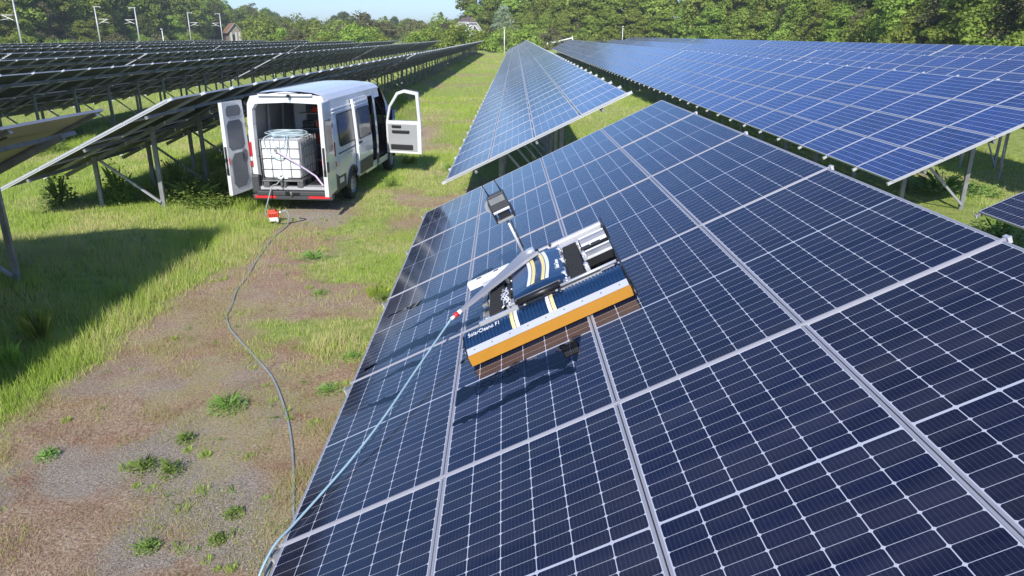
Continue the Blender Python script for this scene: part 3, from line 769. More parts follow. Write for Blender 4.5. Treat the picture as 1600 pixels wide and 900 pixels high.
# rear doors
def rear_door(hx, ang, sx):
    """door leaf in its own axes: x from the hinge outwards, y thickness, z up; sx=-1 left leaf"""
    o = empty('rear_door', (hx, .02, 0), (0, 0, ang)); o.parent = VAN; s = -sx
    w = .84
    # outline leaning with the body side: hinge side follows the wall
    def X(t, z): # t 0 hinge .. 1 free edge
        h = (1.0 - vw(min(z, 2.3)))
        return s * (h + (w - h) * t)
    zs_ = [.50, .95, 1.3, 1.7, 2.05, 2.42]; th = .085
    mb = MB()
    for z0, z1 in zip(zs_, zs_[1:]):
        a, b, c, d = X(0, z0), X(1, z0), X(1, z1), X(0, z1)
        yo, yi = -th / 2, th / 2          # outer face -y when shut
        f1 = [(a, yo, z0), (b, yo, z0), (c, yo, z1), (d, yo, z1)]; f2 = [(a, yi, z0), (b, yi, z0), (c, yi, z1), (d, yi, z1)]
        mb.face(f1 if s > 0 else f1[::-1], wht); mb.face(f2[::-1] if s > 0 else f2, wht)
        mb.face([(b, yo, z0), (b, yi, z0), (c, yi, z1), (c, yo, z1)] if s > 0 else [(b, yi, z0), (b, yo, z0), (c, yo, z1), (c, yi, z1)], wht)
        mb.face([(a, yi, z0), (a, yo, z0), (d, yo, z1), (d, yi, z1)] if s > 0 else [(a, yo, z0), (a, yi, z0), (d, yi, z1), (d, yo, z1)], wht)
    for z, fl_ in ((zs_[0], 1), (zs_[-1], 0)):
        p = [(X(0, z), -th / 2, z), (X(0, z), th / 2, z), (X(1, z), th / 2, z), (X(1, z), -th / 2, z)]
        mb.face(p, wht)
    leaf = mb.build('door_leaf', o)
    def panel(name, y, t0, t1, z0, z1, mat, cut=0.06, yo=.003, e=.012):
        pm = MB(); q = [(X(t0, z0) , z0), (X(t1, z0), z0), (X(t1, z1), z1), (X(t0, z1), z1)]
        c = Vector((sum(p[0] for p in q) / 4, sum(p[1] for p in q) / 4)); P = []
        for i in range(4):
            p0, p1, p2 = Vector(q[i - 1]), Vector(q[i]), Vector(q[(i + 1) % 4])
            P.append(p1 + (p0 - p1).normalized() * cut); P.append(p1 + (p2 - p1).normalized() * cut)
        sg = 1 if y > 0 else -1
        ya = y; yb = y + sg * e
        A = [(p[0], ya, p[1]) for p in P]; B = [(p[0] + (c[0] - p[0]) * .03, yb, p[1] + (c[1] - p[1]) * .03) for p in P]
        pm.face(B, mat)
        for i in range(8):
            j = (i + 1) % 8; pm.face([A[i], A[j], B[j], B[i]], mat)
        return pm.build(name, o)
    yi = th / 2 + .001; yo = -th / 2 - .001
    panel('door_card', yi, .14, .88, 2.12, 2.34, M['door_card'])
    panel('inner_window', yi, .14, .90, 1.42, 2.04, M.setdefault('inner_glass', simple('grey_reflecting_glass', (.13, .14, .165), .25)), .09, e=.004)
    panel('door_card', yi, .10, .36, 1.12, 1.40, M['door_card'], .05)
    panel('door_card', yi, .16, .88, .62, 1.36, M['door_card'], .13)
    panel('outer_window', yo, .10, .92, 1.38, 2.06, M['win_dark'], .09, e=.004)
    hd = MB(); hd.box((X(.93, 1.1), -th / 2 - .02, 1.12), (.05, .04, .22), M['black_plastic'], bev=.01); hd.build('handle', o)
    for z in (.8, 1.9):
        hg = MB(); hg.box((X(.0, z), 0, z), (.06, .11, .10), M['galv'], bev=.01); hg.build('hinge', o)
    ed = MB(); ed.box((X(1, .9) + s * .003, 0, 1.25), (.012, .05, .55), M['rubber']); ed.box((X(1, .9) + s * .006, 0, 1.0), (.016, .06, .14), M['black_plastic'], bev=.004); ed.build('door_lock', o)
    rl = MB(); rl.box((X(.96, 1.25) , th / 2 + .006, 1.22), (.03, .012, .14), M['red_refl']); rl.build('reflector', o)
    return o
rear_door(-1.0, R(-98), -1)
rear_door(1.0, R(95), 1)
# sliding door, slid back by 0.75 m and standing 7 cm proud
sl = empty('sliding_door', (.085, 0, 0)); sl.parent = VAN
Y0, Y1 = 1.62, 2.78
mb = MB(); side_patch(mb, Y0, Y1, .50, 2.30, 1, wht, nz=12, ny=5)
th = .07
for z0, z1 in [(.50 + .15 * k, .65 + .15 * k) for k in range(12)]:
    for y, fl_ in ((Y0, 0), (Y1, 1)):
        p = [side_pt(y, z0, 1), side_pt(y, z1, 1), side_pt(y, z1, 1, -th), side_pt(y, z0, 1, -th)]
        mb.face(p if fl_ == 0 else p[::-1], wht)
    for a, b in ((Y0, Y1),):
        mb.face([side_pt(b, z0, 1, -th), side_pt(a, z0, 1, -th), side_pt(a, z1, 1, -th), side_pt(b, z1, 1, -th)], M['door_card'])
mb.face([side_pt(Y0, 2.30, 1), side_pt(Y1, 2.30, 1), side_pt(Y1, 2.30, 1, -th), side_pt(Y0, 2.30, 1, -th)], wht)
mb.build('door_panel', sl)
side_pane('door_window', Y0 + .10, Y1 - .08, 1.36, 2.06, 1, .012, sl)
cl = MB(); side_patch(cl, Y0 + .04, Y1 - .04, .52, .84, 1, t_, .012, nz=2); cl.build('side_cladding', sl)
cr = MB(); cr.tube([side_pt(Y0 + .02 + .1 * k, 1.20, 1, .004) for k in range(11)], .010, wht, 6); cr.build('pressed_rib', sl)
for z in (2.14, 2.21):
    cr = MB(); cr.tube([side_pt(Y0 + .05 + .1 * k, z, 1, .004) for k in range(11)], .011, wht, 6); cr.build('pressed_rib', sl)
hd = MB(); hd.box(side_pt(Y0 + .12, 1.28, 1, .02), (.04, .2, .05), M['black_plastic'], bev=.01); hd.build('handle', sl)
rlr = MB(); rlr.tube([side_pt(.4 + .2 * k, 1.22, 1, .006) for k in range(9)], .012, M['van_trim'], 6); rlr.build('door_rail', VAN)
# black seals round the openings
se = MB(); se.tube([side_pt(2.46, .60, 1, -.03), side_pt(2.46, 1.4, 1, -.03), side_pt(2.46, 2.24, 1, -.03), side_pt(3.44, 2.24, 1, -.03), side_pt(3.44, 1.4, 1, -.03), side_pt(3.44, .60, 1, -.03)], .02, M['rubber'], 5)
se.tube([side_pt(3.64, .56, 1, -.02), side_pt(3.64, 1.4, 1, -.02), side_pt(3.66, 2.14, 1, -.02), (.78, 4.15, 2.16), (.86, 4.6, 1.75), (.93, 4.62, 1.3), (.95, 4.6, .56)], .02, M['rubber'], 5)
se.build('door_seal', VAN)
# faint side lettering stand-in left by the worn grey-green emblem
em = MB()
for k, (yy, w, h) in enumerate(((1.02, .05, .05), (1.10, .05, .05), (1.18, .03, .05), (1.25, .05, .05), (1.34, .05, .05))):
    p = side_pt(yy, 1.14, 1, .003); em.box(p, (.004, w, h), M['side_print'] if 'side_print' in M else M.setdefault('side_print', simple('faded_side_print', (.42, .46, .40), .5)))
em.build('side_emblem', VAN)
# passenger door, swung open
pd = empty('front_door', (1.0, 4.62, 0), (0, 0, R(76))); pd.parent = VAN
pd.scale = (1, 1.02, 1.07)
# leaf lies along -y from the hinge when shut; outer face +x
DL = 1.10
outline = [(0, .55), (-DL, .52), (-DL, 1.30), (-DL + .03, 2.10), (-.62, 2.15), (-.40, 2.08), (-.12, 1.72), (0, 1.42)]
hole = [(-.12, 1.36), (-DL + .13, 1.34), (-DL + .14, 2.02), (-.62, 2.06), (-.44, 1.99), (-.20, 1.66)]
def dx(z): return -(1.0 - vw(z)) 
mb = MB(); tk = .07
inner = [(-.05, 1.36), (-DL + .11, 1.32), (-DL + .12, 2.04), (-.62, 2.085), (-.42, 2.02), (-.16, 1.68)]
def poly_band(mb, A, mat, off): mb.face([(dx(z) + off, y, z) for y, z in A], mat)
low = [(0, .55), (-DL, .52), (-DL, 1.32), (0, 1.38)]
for off, rv in ((0, 0), (-tk, 1)):
    mt = wht if not rv else wht
    zs2 = [.53, .9, 1.1, 1.33]
    for z0, z1 in zip(zs2, zs2[1:]):
        p = [(dx(z0) + off, 0, z0), (dx(z0) + off, -DL, z0), (dx(z1) + off, -DL, z1), (dx(z1) + off, 0, z1)]
        mb.face(p[::-1] if not rv else p, mt)
ring_o = [(0, 1.33), (-DL, 1.33), (-DL + .03, 2.10), (-.64, 2.16), (-.40, 2.09), (-.12, 1.74)]
ring_i = [(-.07, 1.37), (-DL + .09, 1.37), (-DL + .115, 2.03), (-.64, 2.085), (-.44, 2.03), (-.18, 1.72)]
n = len(ring_o)
for off, rv in ((0, 0), (-tk, 1)):
    for i in range(n):
        j = (i + 1) % n
        p = [(dx(z) + off, y, z) for y, z in (ring_o[i], ring_o[j], ring_i[j], ring_i[i])]
        mb.face(p[::-1] if not rv else p, wht)
full = [(0, .53), (-DL, .53), (-DL, 1.33), (-DL + .03, 2.10), (-.64, 2.16), (-.40, 2.09), (-.12, 1.74), (0, 1.33)]
for A in (full, ring_i):
    for i in range(len(A)):
        j = (i + 1) % len(A); (y0, z0), (y1, z1) = A[i], A[j]
        mb.face([(dx(z0), y0, z0), (dx(z0) - tk, y0, z0), (dx(z1) - tk, y1, z1), (dx(z1), y1, z1)], wht)
mb.build('door_leaf', pd)
gl = MB(); gl.face([(dx(z) - .03, y, z) for y, z in ring_i], M['clear_glass']); gl.build('door_glass', pd)
dc = MB()
for z0, z1 in ((.60, .9), (.9, 1.28)):
    dc.face([(dx(z0) - tk - .02, -.06, z0), (dx(z0) - tk - .02, -DL + .12, z0), (dx(z1) - tk - .02, -DL + .12, z1), (dx(z1) - tk - .02, -.06, z1)], M['door_card2'] if 'door_card2' in M else M.setdefault('door_card2', simple('light_grey_door_card', (.33, .34, .35), .65)))
dc.box((-.115, -.5, .70), (.05, .70, .12), M['dark_inside'], bev=.02); dc.box((-.12, -.48, 1.10), (.07, .55, .05), M['dark_inside'], bev=.02); dc.box((-.12, -.35, 1.23), (.05, .3, .05), M['dark_inside'], bev=.02)
dc.build('door_card', pd)
mi_ = MB(); mi_.box((.14, -.10, 1.50), (.20, .09, .32), M['black_plastic'], bev=.03); mi_.box((.03, -.08, 1.40), (.12, .05, .07), M['black_plastic'], bev=.01)
mo = mi_.build('wing_mirror', pd)
mg = MB(); mg.box((.14, -.15, 1.50), (.15, .006, .26), M['mirror'] if 'mirror' in M else M.setdefault('mirror', simple('mirror_glass', (.8, .82, .85), .03, 1.0))); mg.build('mirror_glass', mo)
lk = MB(); lk.box((-.04, -DL - .006, 1.05), (.035, .02, .12), M['galv'], bev=.004); lk.build('door_lock', pd)

# long wheelbase: stretch the fixed parts along the van, shift the rest
def stretch(o):
    o.location.y *= 1.14
    if o.type == 'MESH': o.data.transform(Matrix.Diagonal((1, 1.14, 1, 1)))
    elif o.name.startswith('sliding_door'):
        for c in o.children: stretch(c)
    if o.type == 'MESH':
        for c in o.children: stretch(c)
for c in list(VAN.children): stretch(c)
# shelving in the van and what is stowed on it
def vl(x, y, z):
    q = VAN.matrix_basis @ Vector((x, y, z)); q.z = VAN.location.z + z; return q
vrot = VAN.rotation_euler.copy()
shv = empty('shelving', vl(.12, 1.85, .66), vrot, 'grey shelving unit standing in the back of the van behind the tank', 'shelving')
for x in (-.46, .40):
    mb = MB(); mb.box((x, 0, .85), (.03 if x > 0 else .30, .5 if x > 0 else .04, 1.66), M['van_inner'] if x > 0 else M.setdefault('locker', simple('pale_grey_locker', (.50, .52, .53), .5))); mb.build('side_panel', shv)
for z in (.25, .65, 1.05, 1.42):
    mb = MB(); mb.box((-.02, 0, z), (.82, .42, .02), M['van_inner']); mb.build('shelf', shv)
for i, (x, z, col, lab, cat) in enumerate(((.0, 1.44, 'red_plastic', 'red strap coil on the top shelf in the van', 'strap coil'), (.12, 1.07, 'red_plastic', 'red tool case on the second shelf in the van', 'tool case'), (.05, .67, 'red_plastic', 'red bucket on the third shelf in the van', 'bucket'), (-.22, 1.07, 'black_plastic', 'black tool case on the second shelf in the van', 'tool case'))):
    p = vl(.12 + x, 1.77, .66 + z)
    mb = MB()
    if cat == 'tool case':
        mb.box((0, 0, .09), (.30, .2, .17), M[col], bev=.02); mb.tube([(-.06, -.1, .10), (-.05, -.14, .12), (.05, -.14, .12), (.06, -.1, .10)], .01, M['black_plastic'], 6)
    elif cat == 'bucket':
        n = 16
        pr = [(.0, .01), (.09, .01), (.12, .22), (.128, .22), (.128, .235), (.115, .235), (.085, .03), (0, .03)]
        for k in range(n):
            a, b = 2 * math.pi * k / n, 2 * math.pi * (k + 1) / n
            for (r0, z0), (r1, z1) in zip(pr, pr[1:]): mb.face([(r0 * math.cos(a), r0 * math.sin(a), z0), (r0 * math.cos(b), r0 * math.sin(b), z0), (r1 * math.cos(b), r1 * math.sin(b), z1), (r1 * math.cos(a), r1 * math.sin(a), z1)], M[col], smooth=True)
    else:
        for q in range(4): mb.tube([((.14 - .01 * q) * math.cos(a / 16 * 2 * math.pi), (.10) * math.sin(a / 16 * 2 * math.pi), .02 + .03 * q) for a in range(16)], .016, M[col], 6, closed=True)
    o = mb.build(cat.replace(' ', '_'), None, p, vrot); tag(o, lab, cat)

# water tank in a cage on a pallet
tk = empty('water_tank', vl(-.24, .60, .562), vrot, 'white caged water tank standing on a pallet in the open rear of the van', 'water tank')
tk.scale = (.96, .96, .95)
mb = MB(); mb.box((0, 0, .68), (.94, 1.12, .94), M['tank_white'], bev=.07); mb.box((0, 0, 1.155), (.60, .60, .03), M['tank_white'], bev=.01); mb.tube([(0, 0, 1.15), (0, 0, 1.20)], .09, M['tank_white'], 18); mb.box((0, -.55, .30), (.26, .06, .2), M['tank_white'], bev=.02)
mb.build('tank', tk)
pal = MB()
for x in (-.42, 0, .42):
    for y in (-.5, 0, .5): pal.box((x, y, .07), (.14, .16, .12), M['wood_pallet'])
pal.box((0, 0, .155), (1.0, 1.2, .03), M['galv'])
for x in (-.42, 0, .42): pal.box((x, 0, .012), (.14, 1.2, .018), M['wood_pallet'])
pal.build('pallet', tk)
cg = M['galv']
for z in (.20, .44, .70, .94, 1.15):
    mb = MB(); mb.tube([(-.49, -.585, z), (.49, -.585, z), (.49, .585, z), (-.49, .585, z)], .0085, cg, 6, closed=True); mb.build('cage_ring', tk)
for k in range(5):
    x = -.46 + .23 * k
    for y in (-.595, .595):
        mb = MB(); mb.tube([(x, y, .17), (x, y, 1.16)], .007, cg, 6); mb.build('cage_bar', tk)
for k in range(7):
    y = -.54 + .18 * k
    for x in (-.50, .50):
        mb = MB(); mb.tube([(x, y, .17), (x, y, 1.16)], .007, cg, 6); mb.build('cage_bar', tk)

vv = MB(); vv.tube([(0, -.57, .26), (0, -.68, .26)], .04, M['white_paint'], 12); vv.box((0, -.66, .31), (.05, .14, .03), M['alu_bright'], bev=.008); vv.tube([(0, -.66, .26), (0, -.70, .20)], .03, M['alu_bright'], 10); vv.build('outlet_valve', tk)
# coil of hose on the tank
hc = MB(); pts = []
for k in range(9 * 26):
    a = k / 26 * 2 * math.pi; rr_ = .30 + .05 * math.sin(a * .37) + .03 * (k / 26 % 3); ex = .42 + .05 * math.sin(a * .21)
    pts.append((ex * (rr_ / .33) * math.cos(a) * .95, rr_ * math.sin(a) * 1.1 + .03 * math.sin(a * .5), 1.185 + .011 * (k / 26) + .012 * math.sin(a * 1.3)))
hc.tube(pts, .011, M['hose_coil'], 6)
lp = [(-.30, -.30, 1.22), (-.36, -.50, 1.20), (-.37, -.61, 1.12), (-.30, -.62, .90), (-.12, -.63, .72), (.06, -.625, .70), (.16, -.62, .86), (.2, -.61, 1.08), (.18, -.5, 1.22), (.1, -.3, 1.22)]
def smooth(pts, k=6):
    pts = [Vector(p) for p in pts]; out = []
    for i in range(len(pts) - 1):
        p0, p1, p2, p3 = pts[max(i - 1, 0)], pts[i], pts[i + 1], pts[min(i + 2, len(pts) - 1)]
        for j in range(k):
            t = j / k; out.append(.5 * ((2 * p1) + (p2 - p0) * t + (2 * p0 - 5 * p1 + 4 * p2 - p3) * t * t + (3 * p1 - p0 - 3 * p2 + p3) * t ** 3))
    out.append(pts[-1]); return out
hc.tube(smooth(lp), .011, M['hose_coil'], 6)
lp2 = [(-.1, -.4, 1.21), (-.15, -.56, 1.2), (-.14, -.61, 1.08), (-.02, -.62, .98), (.12, -.62, 1.04), (.14, -.58, 1.19), (.1, -.4, 1.22)]
hc.tube(smooth(lp2), .010, M['hose_coil'], 6)
coil = hc.build('hose_coil', None, tk.location, vrot); coil.scale = (.96, .96, .95); tag(coil, 'pale blue hose coiled on top of the caged water tank', 'hose')
# strap over the tank to the floor
sm = MB(); sp_ = [(-.06, -.62, .84), (.30, -.625, .62), (.56, -.50, .40), (.74, -.42, .24), (.93, -.50, .03)]
for a, b in zip(sp_, sp_[1:]): sm.bar(a, b, .035, .004, M['strap'], up=(0, -1, .3))
sm.box((-.08, -.62, .85), (.08, .02, .05), M['galv'], bev=.005)
tag(sm.build('lashing_strap', None, tk.location, vrot), 'lilac lashing strap running from the water tank down to the van floor', 'strap')
# long pole and folded hose leaning at the right wall of the van
pl = MB(); pl.tube([(.55, .62, .64), (.74, 1.0, 1.32)], .035, M['hose_coil'], 8); pl.tube([(.60, .5, .64), (.80, .9, 1.22)], .02, M['alu_bright'], 8)
tag(pl.build('folded_pole', None, VAN.location, vrot), 'pale folded poles leaning on the right inside wall of the van', 'pole')

# thin water on the washed glass, tinted dark to imitate dark reflections
wm = bpy.data.materials.new('wet_reflection_film'); wm.use_nodes = True; wt = wm.node_tree; wt.nodes.clear()
wo = wt.nodes.new('ShaderNodeOutputMaterial'); wg = wt.nodes.new('ShaderNodeBsdfGlossy'); wg.inputs['Roughness'].default_value = .015
wr = wt.nodes.new('ShaderNodeBsdfTransparent'); wr.inputs['Color'].default_value = (.76, .76, .79, 1); wf = wt.nodes.new('ShaderNodeFresnel'); wf.inputs['IOR'].default_value = 1.33; wx = wt.nodes.new('ShaderNodeMixShader')
wt.links.new(wf.outputs[0], wx.inputs[0]); wt.links.new(wr.outputs[0], wx.inputs[1]); wt.links.new(wg.outputs[0], wx.inputs[2]); wt.links.new(wx.outputs[0], wo.inputs[0])
def wet_reflection_film():
    mb = MB(); FO_ = Vector((-1.29, 0, 1.17)); rw = random.Random(5)
    def add(v0, Y0, v1, w, seed):
        n = 26; L_ = []; R_ = []
        for k in range(n + 1):
            t = k / n; v = v0 + (v1 - v0) * t; ww = w * (.25 + .75 * math.sin(math.pi * min(1, t * 1.1 + .05)) ** .5) * (.7 + .6 * rw.random()); yc = Y0 + .04 * math.sin(t * 7 + seed) + .015 * rw.uniform(-1, 1)
            for lst, y in ((L_, yc - ww), (R_, yc + ww * rw.uniform(.7, 1.2))):
                h = -.0022; lst.append((FO_.x + v * CT - h * ST, y, FO_.z + v * ST + h * CT))
        for k in range(n): mb.face([L_[k], R_[k], R_[k + 1], L_[k + 1]], wm)
    add(2.5, 4.35, 1.2, .16, 1); add(1.6, 4.42, .45, .10, 2); add(1.25, 5.3, .25, .07, 3); add(1.2, 5.75, .08, .10, 4); add(1.15, 6.3, .3, .05, 5); add(2.0, 4.05, .9, .05, 6); add(1.1, 4.9, .05, .05, 7); add(1.3, 6.9, .1, .08, 8)
    return tag(mb.build('wet_reflection_film'), 'thin wet film and runs, tinted dark to imitate reflections on the panels around the robot', 'water', kind='stuff')
wet_reflection_film()
# ------------------------------------------------------------------ pump
PX, PY = -5.12, 15.78; pz = gz(PX, PY)
pu = empty('motor_pump', (PX, PY, pz), (0, 0, R(12)), 'small red motor pump standing on bare soil behind the van', 'pump')
mb = MB(); mb.box((0, 0, .20), (.24, .20, .15), M['red_plastic'], bev=.05); mb.box((-.02, -.02, .28), (.16, .13, .05), M['red_plastic'], bev=.02); mb.build('cover', pu)
for k in range(5):
    mb = MB(); mb.box((-.08 + .035 * k, -.103, .20), (.012, .008, .07), M['black_plastic']); mb.build('vent_slot', pu)
mb = MB(); mb.box((.0, -.03, .09), (.2, .16, .10), M['alu_bright'], bev=.02); mb.tube([(-.06, -.11, .09), (.05, -.13, .09)], .035, M['white_paint'], 10); mb.tube([(.08, -.06, .10), (.08, -.13, .06)], .03, M['white_paint'], 10); mb.build('engine', pu)
for sx in (-.09, .09):
    mb = MB(); mb.tube([(sx, -.12, .02), (sx, .10, .02)], .014, M['black_plastic'], 6); mb.tube([(sx, 0, .02), (sx, 0, .08)], .014, M['black_plastic'], 6); mb.build('foot', pu)
mb = MB(); mb.tube([(-.08, -.03, .27), (-.06, -.03, .335), (.06, -.03, .335), (.08, -.03, .27)], .012, M['black_plastic'], 6); mb.build('carry_handle', pu)
mb = MB(); mb.tube([(.10, .03, .20), (.17, .03, .24)], .03, M['alu_bright'], 10); mb.build('outlet', pu)
def ground_hose(name, pts, r, mat, label, fixed=()):
    P = smooth([(x, y, 0 if z is None else z) for x, y, z in pts], 10); out = []
    zs_ = []
    S = smooth([(x, y, gz(x, y) + r * .8 if z is None else z) for x, y, z in pts], 10)
    for p, q in zip(P, S):
        out.append((q.x, q.y, max(q.z, gz(q.x, q.y) + r * .7)))
    mb = MB(); mb.tube(out, r, mat, 8); return tag(mb.build(name), label, 'hose')
ov = vl(-.24, .60 - .70, .56 + .20)
ground_hose('suction_hose', [(ov.x, ov.y, ov.z), (ov.x - .06, ov.y - .12, ov.z - .08), (-5.36, 16.62, .62), (-5.42, 16.3, .25), (-5.34, 15.95, .16 + pz), (-5.22, 15.82, .17 + pz)], .016, M['hose_grey'], 'short grey hose from the tank outlet down to the red pump')
ground_hose('supply_hose', [(-4.94, 15.82, pz + .24), (-4.86, 15.84, pz + .26), (-4.78, 15.75, pz + .18), (-4.74, 15.45, pz + .03), (-4.73, 14.9, None), (-4.72, 14.28, None), (-4.60, 13.3, None), (-4.55, 12.75, None), (-4.42, 11.8, None), (-4.36, 11.17, None), (-4.20, 10.5, None), (-4.11, 10.03, None), (-3.92, 9.6, None), (-3.72, 9.28, None), (-3.21, 8.56, None), (-2.83, 8.0, None), (-2.45, 7.2, None), (-2.19, 6.52, None), (-1.98, 5.84, None), (-1.80, 5.2, None), (-1.55, 4.7, None), (-1.35, 4.2, .25), (-1.33, 3.85, .7), (-1.36, 3.6, 1.02), (-1.38, 3.35, .98), (-1.45, 3.1, .6), (-1.5, 2.8, None), (-1.45, 2.2, None)], .0135, M['hose_grey'], 'long grey hose lying over the ground from the pump to the table')
# red cable beside the pump
mb = MB(); mb.tube(smooth([(-5.0, 15.62, pz + .02), (-4.8, 15.66, pz + .012), (-4.62, 15.85, pz + .012), (-4.5, 15.98, pz + .012), (-4.52, 16.1, pz + .012), (-4.66, 16.12, pz + .02)]), .012, M['rubber'], 6)
tag(mb.build('cable'), 'thin black cable curled on the soil beside the red pump', 'cable')

# ------------------------------------------------------------------ cleaning robot
FO = Vector((-1.29, 0, 1.17))
def FP(v, Y, h=0): return Vector((FO.x + v * CT - h * ST, Y, FO.z + v * ST + h * CT))
rb = empty('cleaning_robot', FP(1.82, 5.5), (0, -TS, 0), 'blue and yellow panel cleaning robot with long brush, driving on the foreground table', 'cleaning robot')
ALB = M['alu_bright']
def rx(v): return v - 1.82
def ry(Y): return Y - 5.5
# front brush: roller, hood, board
mb = MB(); n = 20
mb.tube([(rx(1.20), ry(4.89), .082), (rx(2.44), ry(4.89), .082)], .074, M['bristle'], 20); mb.build('front_brush', rb)
hood = MB(); prof = [(ry(5.03), .160), (ry(4.97), .182), (ry(4.90), .182), (ry(4.83), .158), (ry(4.785), .126)]
prof_w = [(ry(4.775), .165), (ry(4.735), .128)]
xa, xb = rx(1.19), rx(2.44)
nr = 46; wd = (xb - xa) / nr
for k in range(nr):
    x0 = xa + wd * k
    for (y0, z0), (y1, z1) in zip(prof, prof[1:]):
        hood.face([(x0, y1, z1), (x0 + wd * .62, y1, z1), (x0 + wd * .62, y0, z0), (x0, y0, z0)], M['robot_blue'])
        d = .010
        hood.face([(x0 + wd * .62, y1, z1), (x0 + wd * .70, y1, z1 - d), (x0 + wd * .70, y0, z0 - d), (x0 + wd * .62, y0, z0)], M['robot_blue'])
        hood.face([(x0 + wd * .70, y1, z1 - d), (x0 + wd * .92, y1, z1 - d), (x0 + wd * .92, y0, z0 - d), (x0 + wd * .70, y0, z0 - d)], M['robot_blue'])
        hood.face([(x0 + wd * .92, y1, z1 - d), (x0 + wd, y1, z1), (x0 + wd, y0, z0), (x0 + wd * .92, y0, z0 - d)], M['robot_blue'])
hood.build('brush_hood', rb)
lipm = MB(); lipm.box(((xa + xb) / 2, ry(4.762), .111), (xb - xa, .058, .006), M['alu_bright'], Matrix.Translation((0, ry(4.762), .111)) @ Matrix.Rotation(R(36), 4, 'X') @ Matrix.Translation((0, -ry(4.762), -.111))); lipm.build('front_lip', rb)
brd = MB(); brd.prism([(ry(4.738), .094), (ry(4.732), .094), (ry(4.722), .016), (ry(4.728), .016)][::-1], 'x', xa - .004, xb + .004, M['orange']); brd.build('splash_board', rb)
ep = MB(); epp = [(ry(4.73), .02), (ry(4.74), .095), (ry(4.82), .15), (ry(4.90), .184), (ry(5.04), .162), (ry(5.04), .05), (ry(4.95), .012)]
for x in (xa - .012, xb + .004):
    ep = MB(); ep.prism(epp, 'x', x, x + .008, M['black_plastic']); ep.tube([(x - .01, ry(4.80), .10), (x + .018, ry(4.80), .10)], .014, ALB, 8); ep.build('end_plate', rb)
rdk = MB(); rdk.box((xb + .018, ry(5.45), .10), (.014, 1.35, .05), M['black_plastic'], bev=.004); rdk.tube([(xb + .018, ry(4.78), .1), (xb + .018, ry(4.68), .03)], .012, M['black_plastic'], 6); rdk.build('side_rail', rb)
# stripes over the hood
for v, ma in ((1.575, 'yellow_stripe'), (1.607, 'white_paint'), (1.895, 'yellow_stripe'), (1.863, 'white_paint')):
    sm_ = MB(); pp = prof + [(ry(4.758), .108)]
    for (y0, z0), (y1, z1) in zip(pp, pp[1:]):
        sm_.face([(rx(v) - .013, y1, z1 + .003), (rx(v) + .013, y1, z1 + .003), (rx(v) + .013, y0, z0 + .003), (rx(v) - .013, y0, z0 + .003)], M[ma])
    sm_.build('hood_stripe', rb)
# chassis
ch = MB(); ch.box((rx(1.82), ry(5.6), .10), (.62, 1.06, .05), M['black_plastic'], bev=.01)
for y in (5.10, 6.02): ch.box((rx(1.80), ry(y), .15), (1.0, .035, .035), ALB)
ch.build('chassis', rb)
# central shell with two stripes
sh = MB(); bv = [(-.225, .12), (-.238, .17), (-.215, .215), (-.10, .231), (0, .235), (.10, .231), (.215, .215), (.238, .17), (.225, .12)]
def shell_pt(i, y, s=1.0):
    x, z = bv[i]; return (rx(1.825) + x * s, ry(y),   .12 + (z - .12) * s)
ysx = [(5.16, .86), (5.19, .97), (5.30, 1.0), (5.85, 1.0), (5.95, .97), (5.99, .84)]
for (y0, s0), (y1, s1) in zip(ysx, ysx[1:]):
    for i in range(8): sh.face([shell_pt(i, y0, s0), shell_pt(i + 1, y0, s0), shell_pt(i + 1, y1, s1), shell_pt(i, y1, s1)][::-1], M['robot_blue'], smooth=True)
sh.face([shell_pt(i, *ysx[0]) for i in range(9)], M['robot_blue']); sh.face([shell_pt(i, *ysx[-1]) for i in range(9)][::-1], M['robot_blue'])
sh.build('shell', rb)
for x, ma in ((-.085, 'white_paint'), (-.050, 'yellow_stripe'), (.035, 'yellow_stripe'), (.070, 'white_paint')):
    sm_ = MB(); N2 = 10
    for k in range(N2):
        def q(t):
            y = 5.17 + .81 * t; bow = .035 * math.sin(math.pi * t); return (rx(1.825) + x + bow * (1 if x > 0 else 1), ry(y), .235 + .004 - (.018 * (2 * t - 1) ** 8) - abs(x) * .035)
        a, b = q(k / N2), q((k + 1) / N2)
        sm_.face([(a[0] - .0145, a[1], a[2]), (a[0] + .0145, a[1], a[2]), (b[0] + .0145, b[1], b[2]), (b[0] - .0145, b[1], b[2])], M[ma])
    sm_.build('shell_stripe', rb)
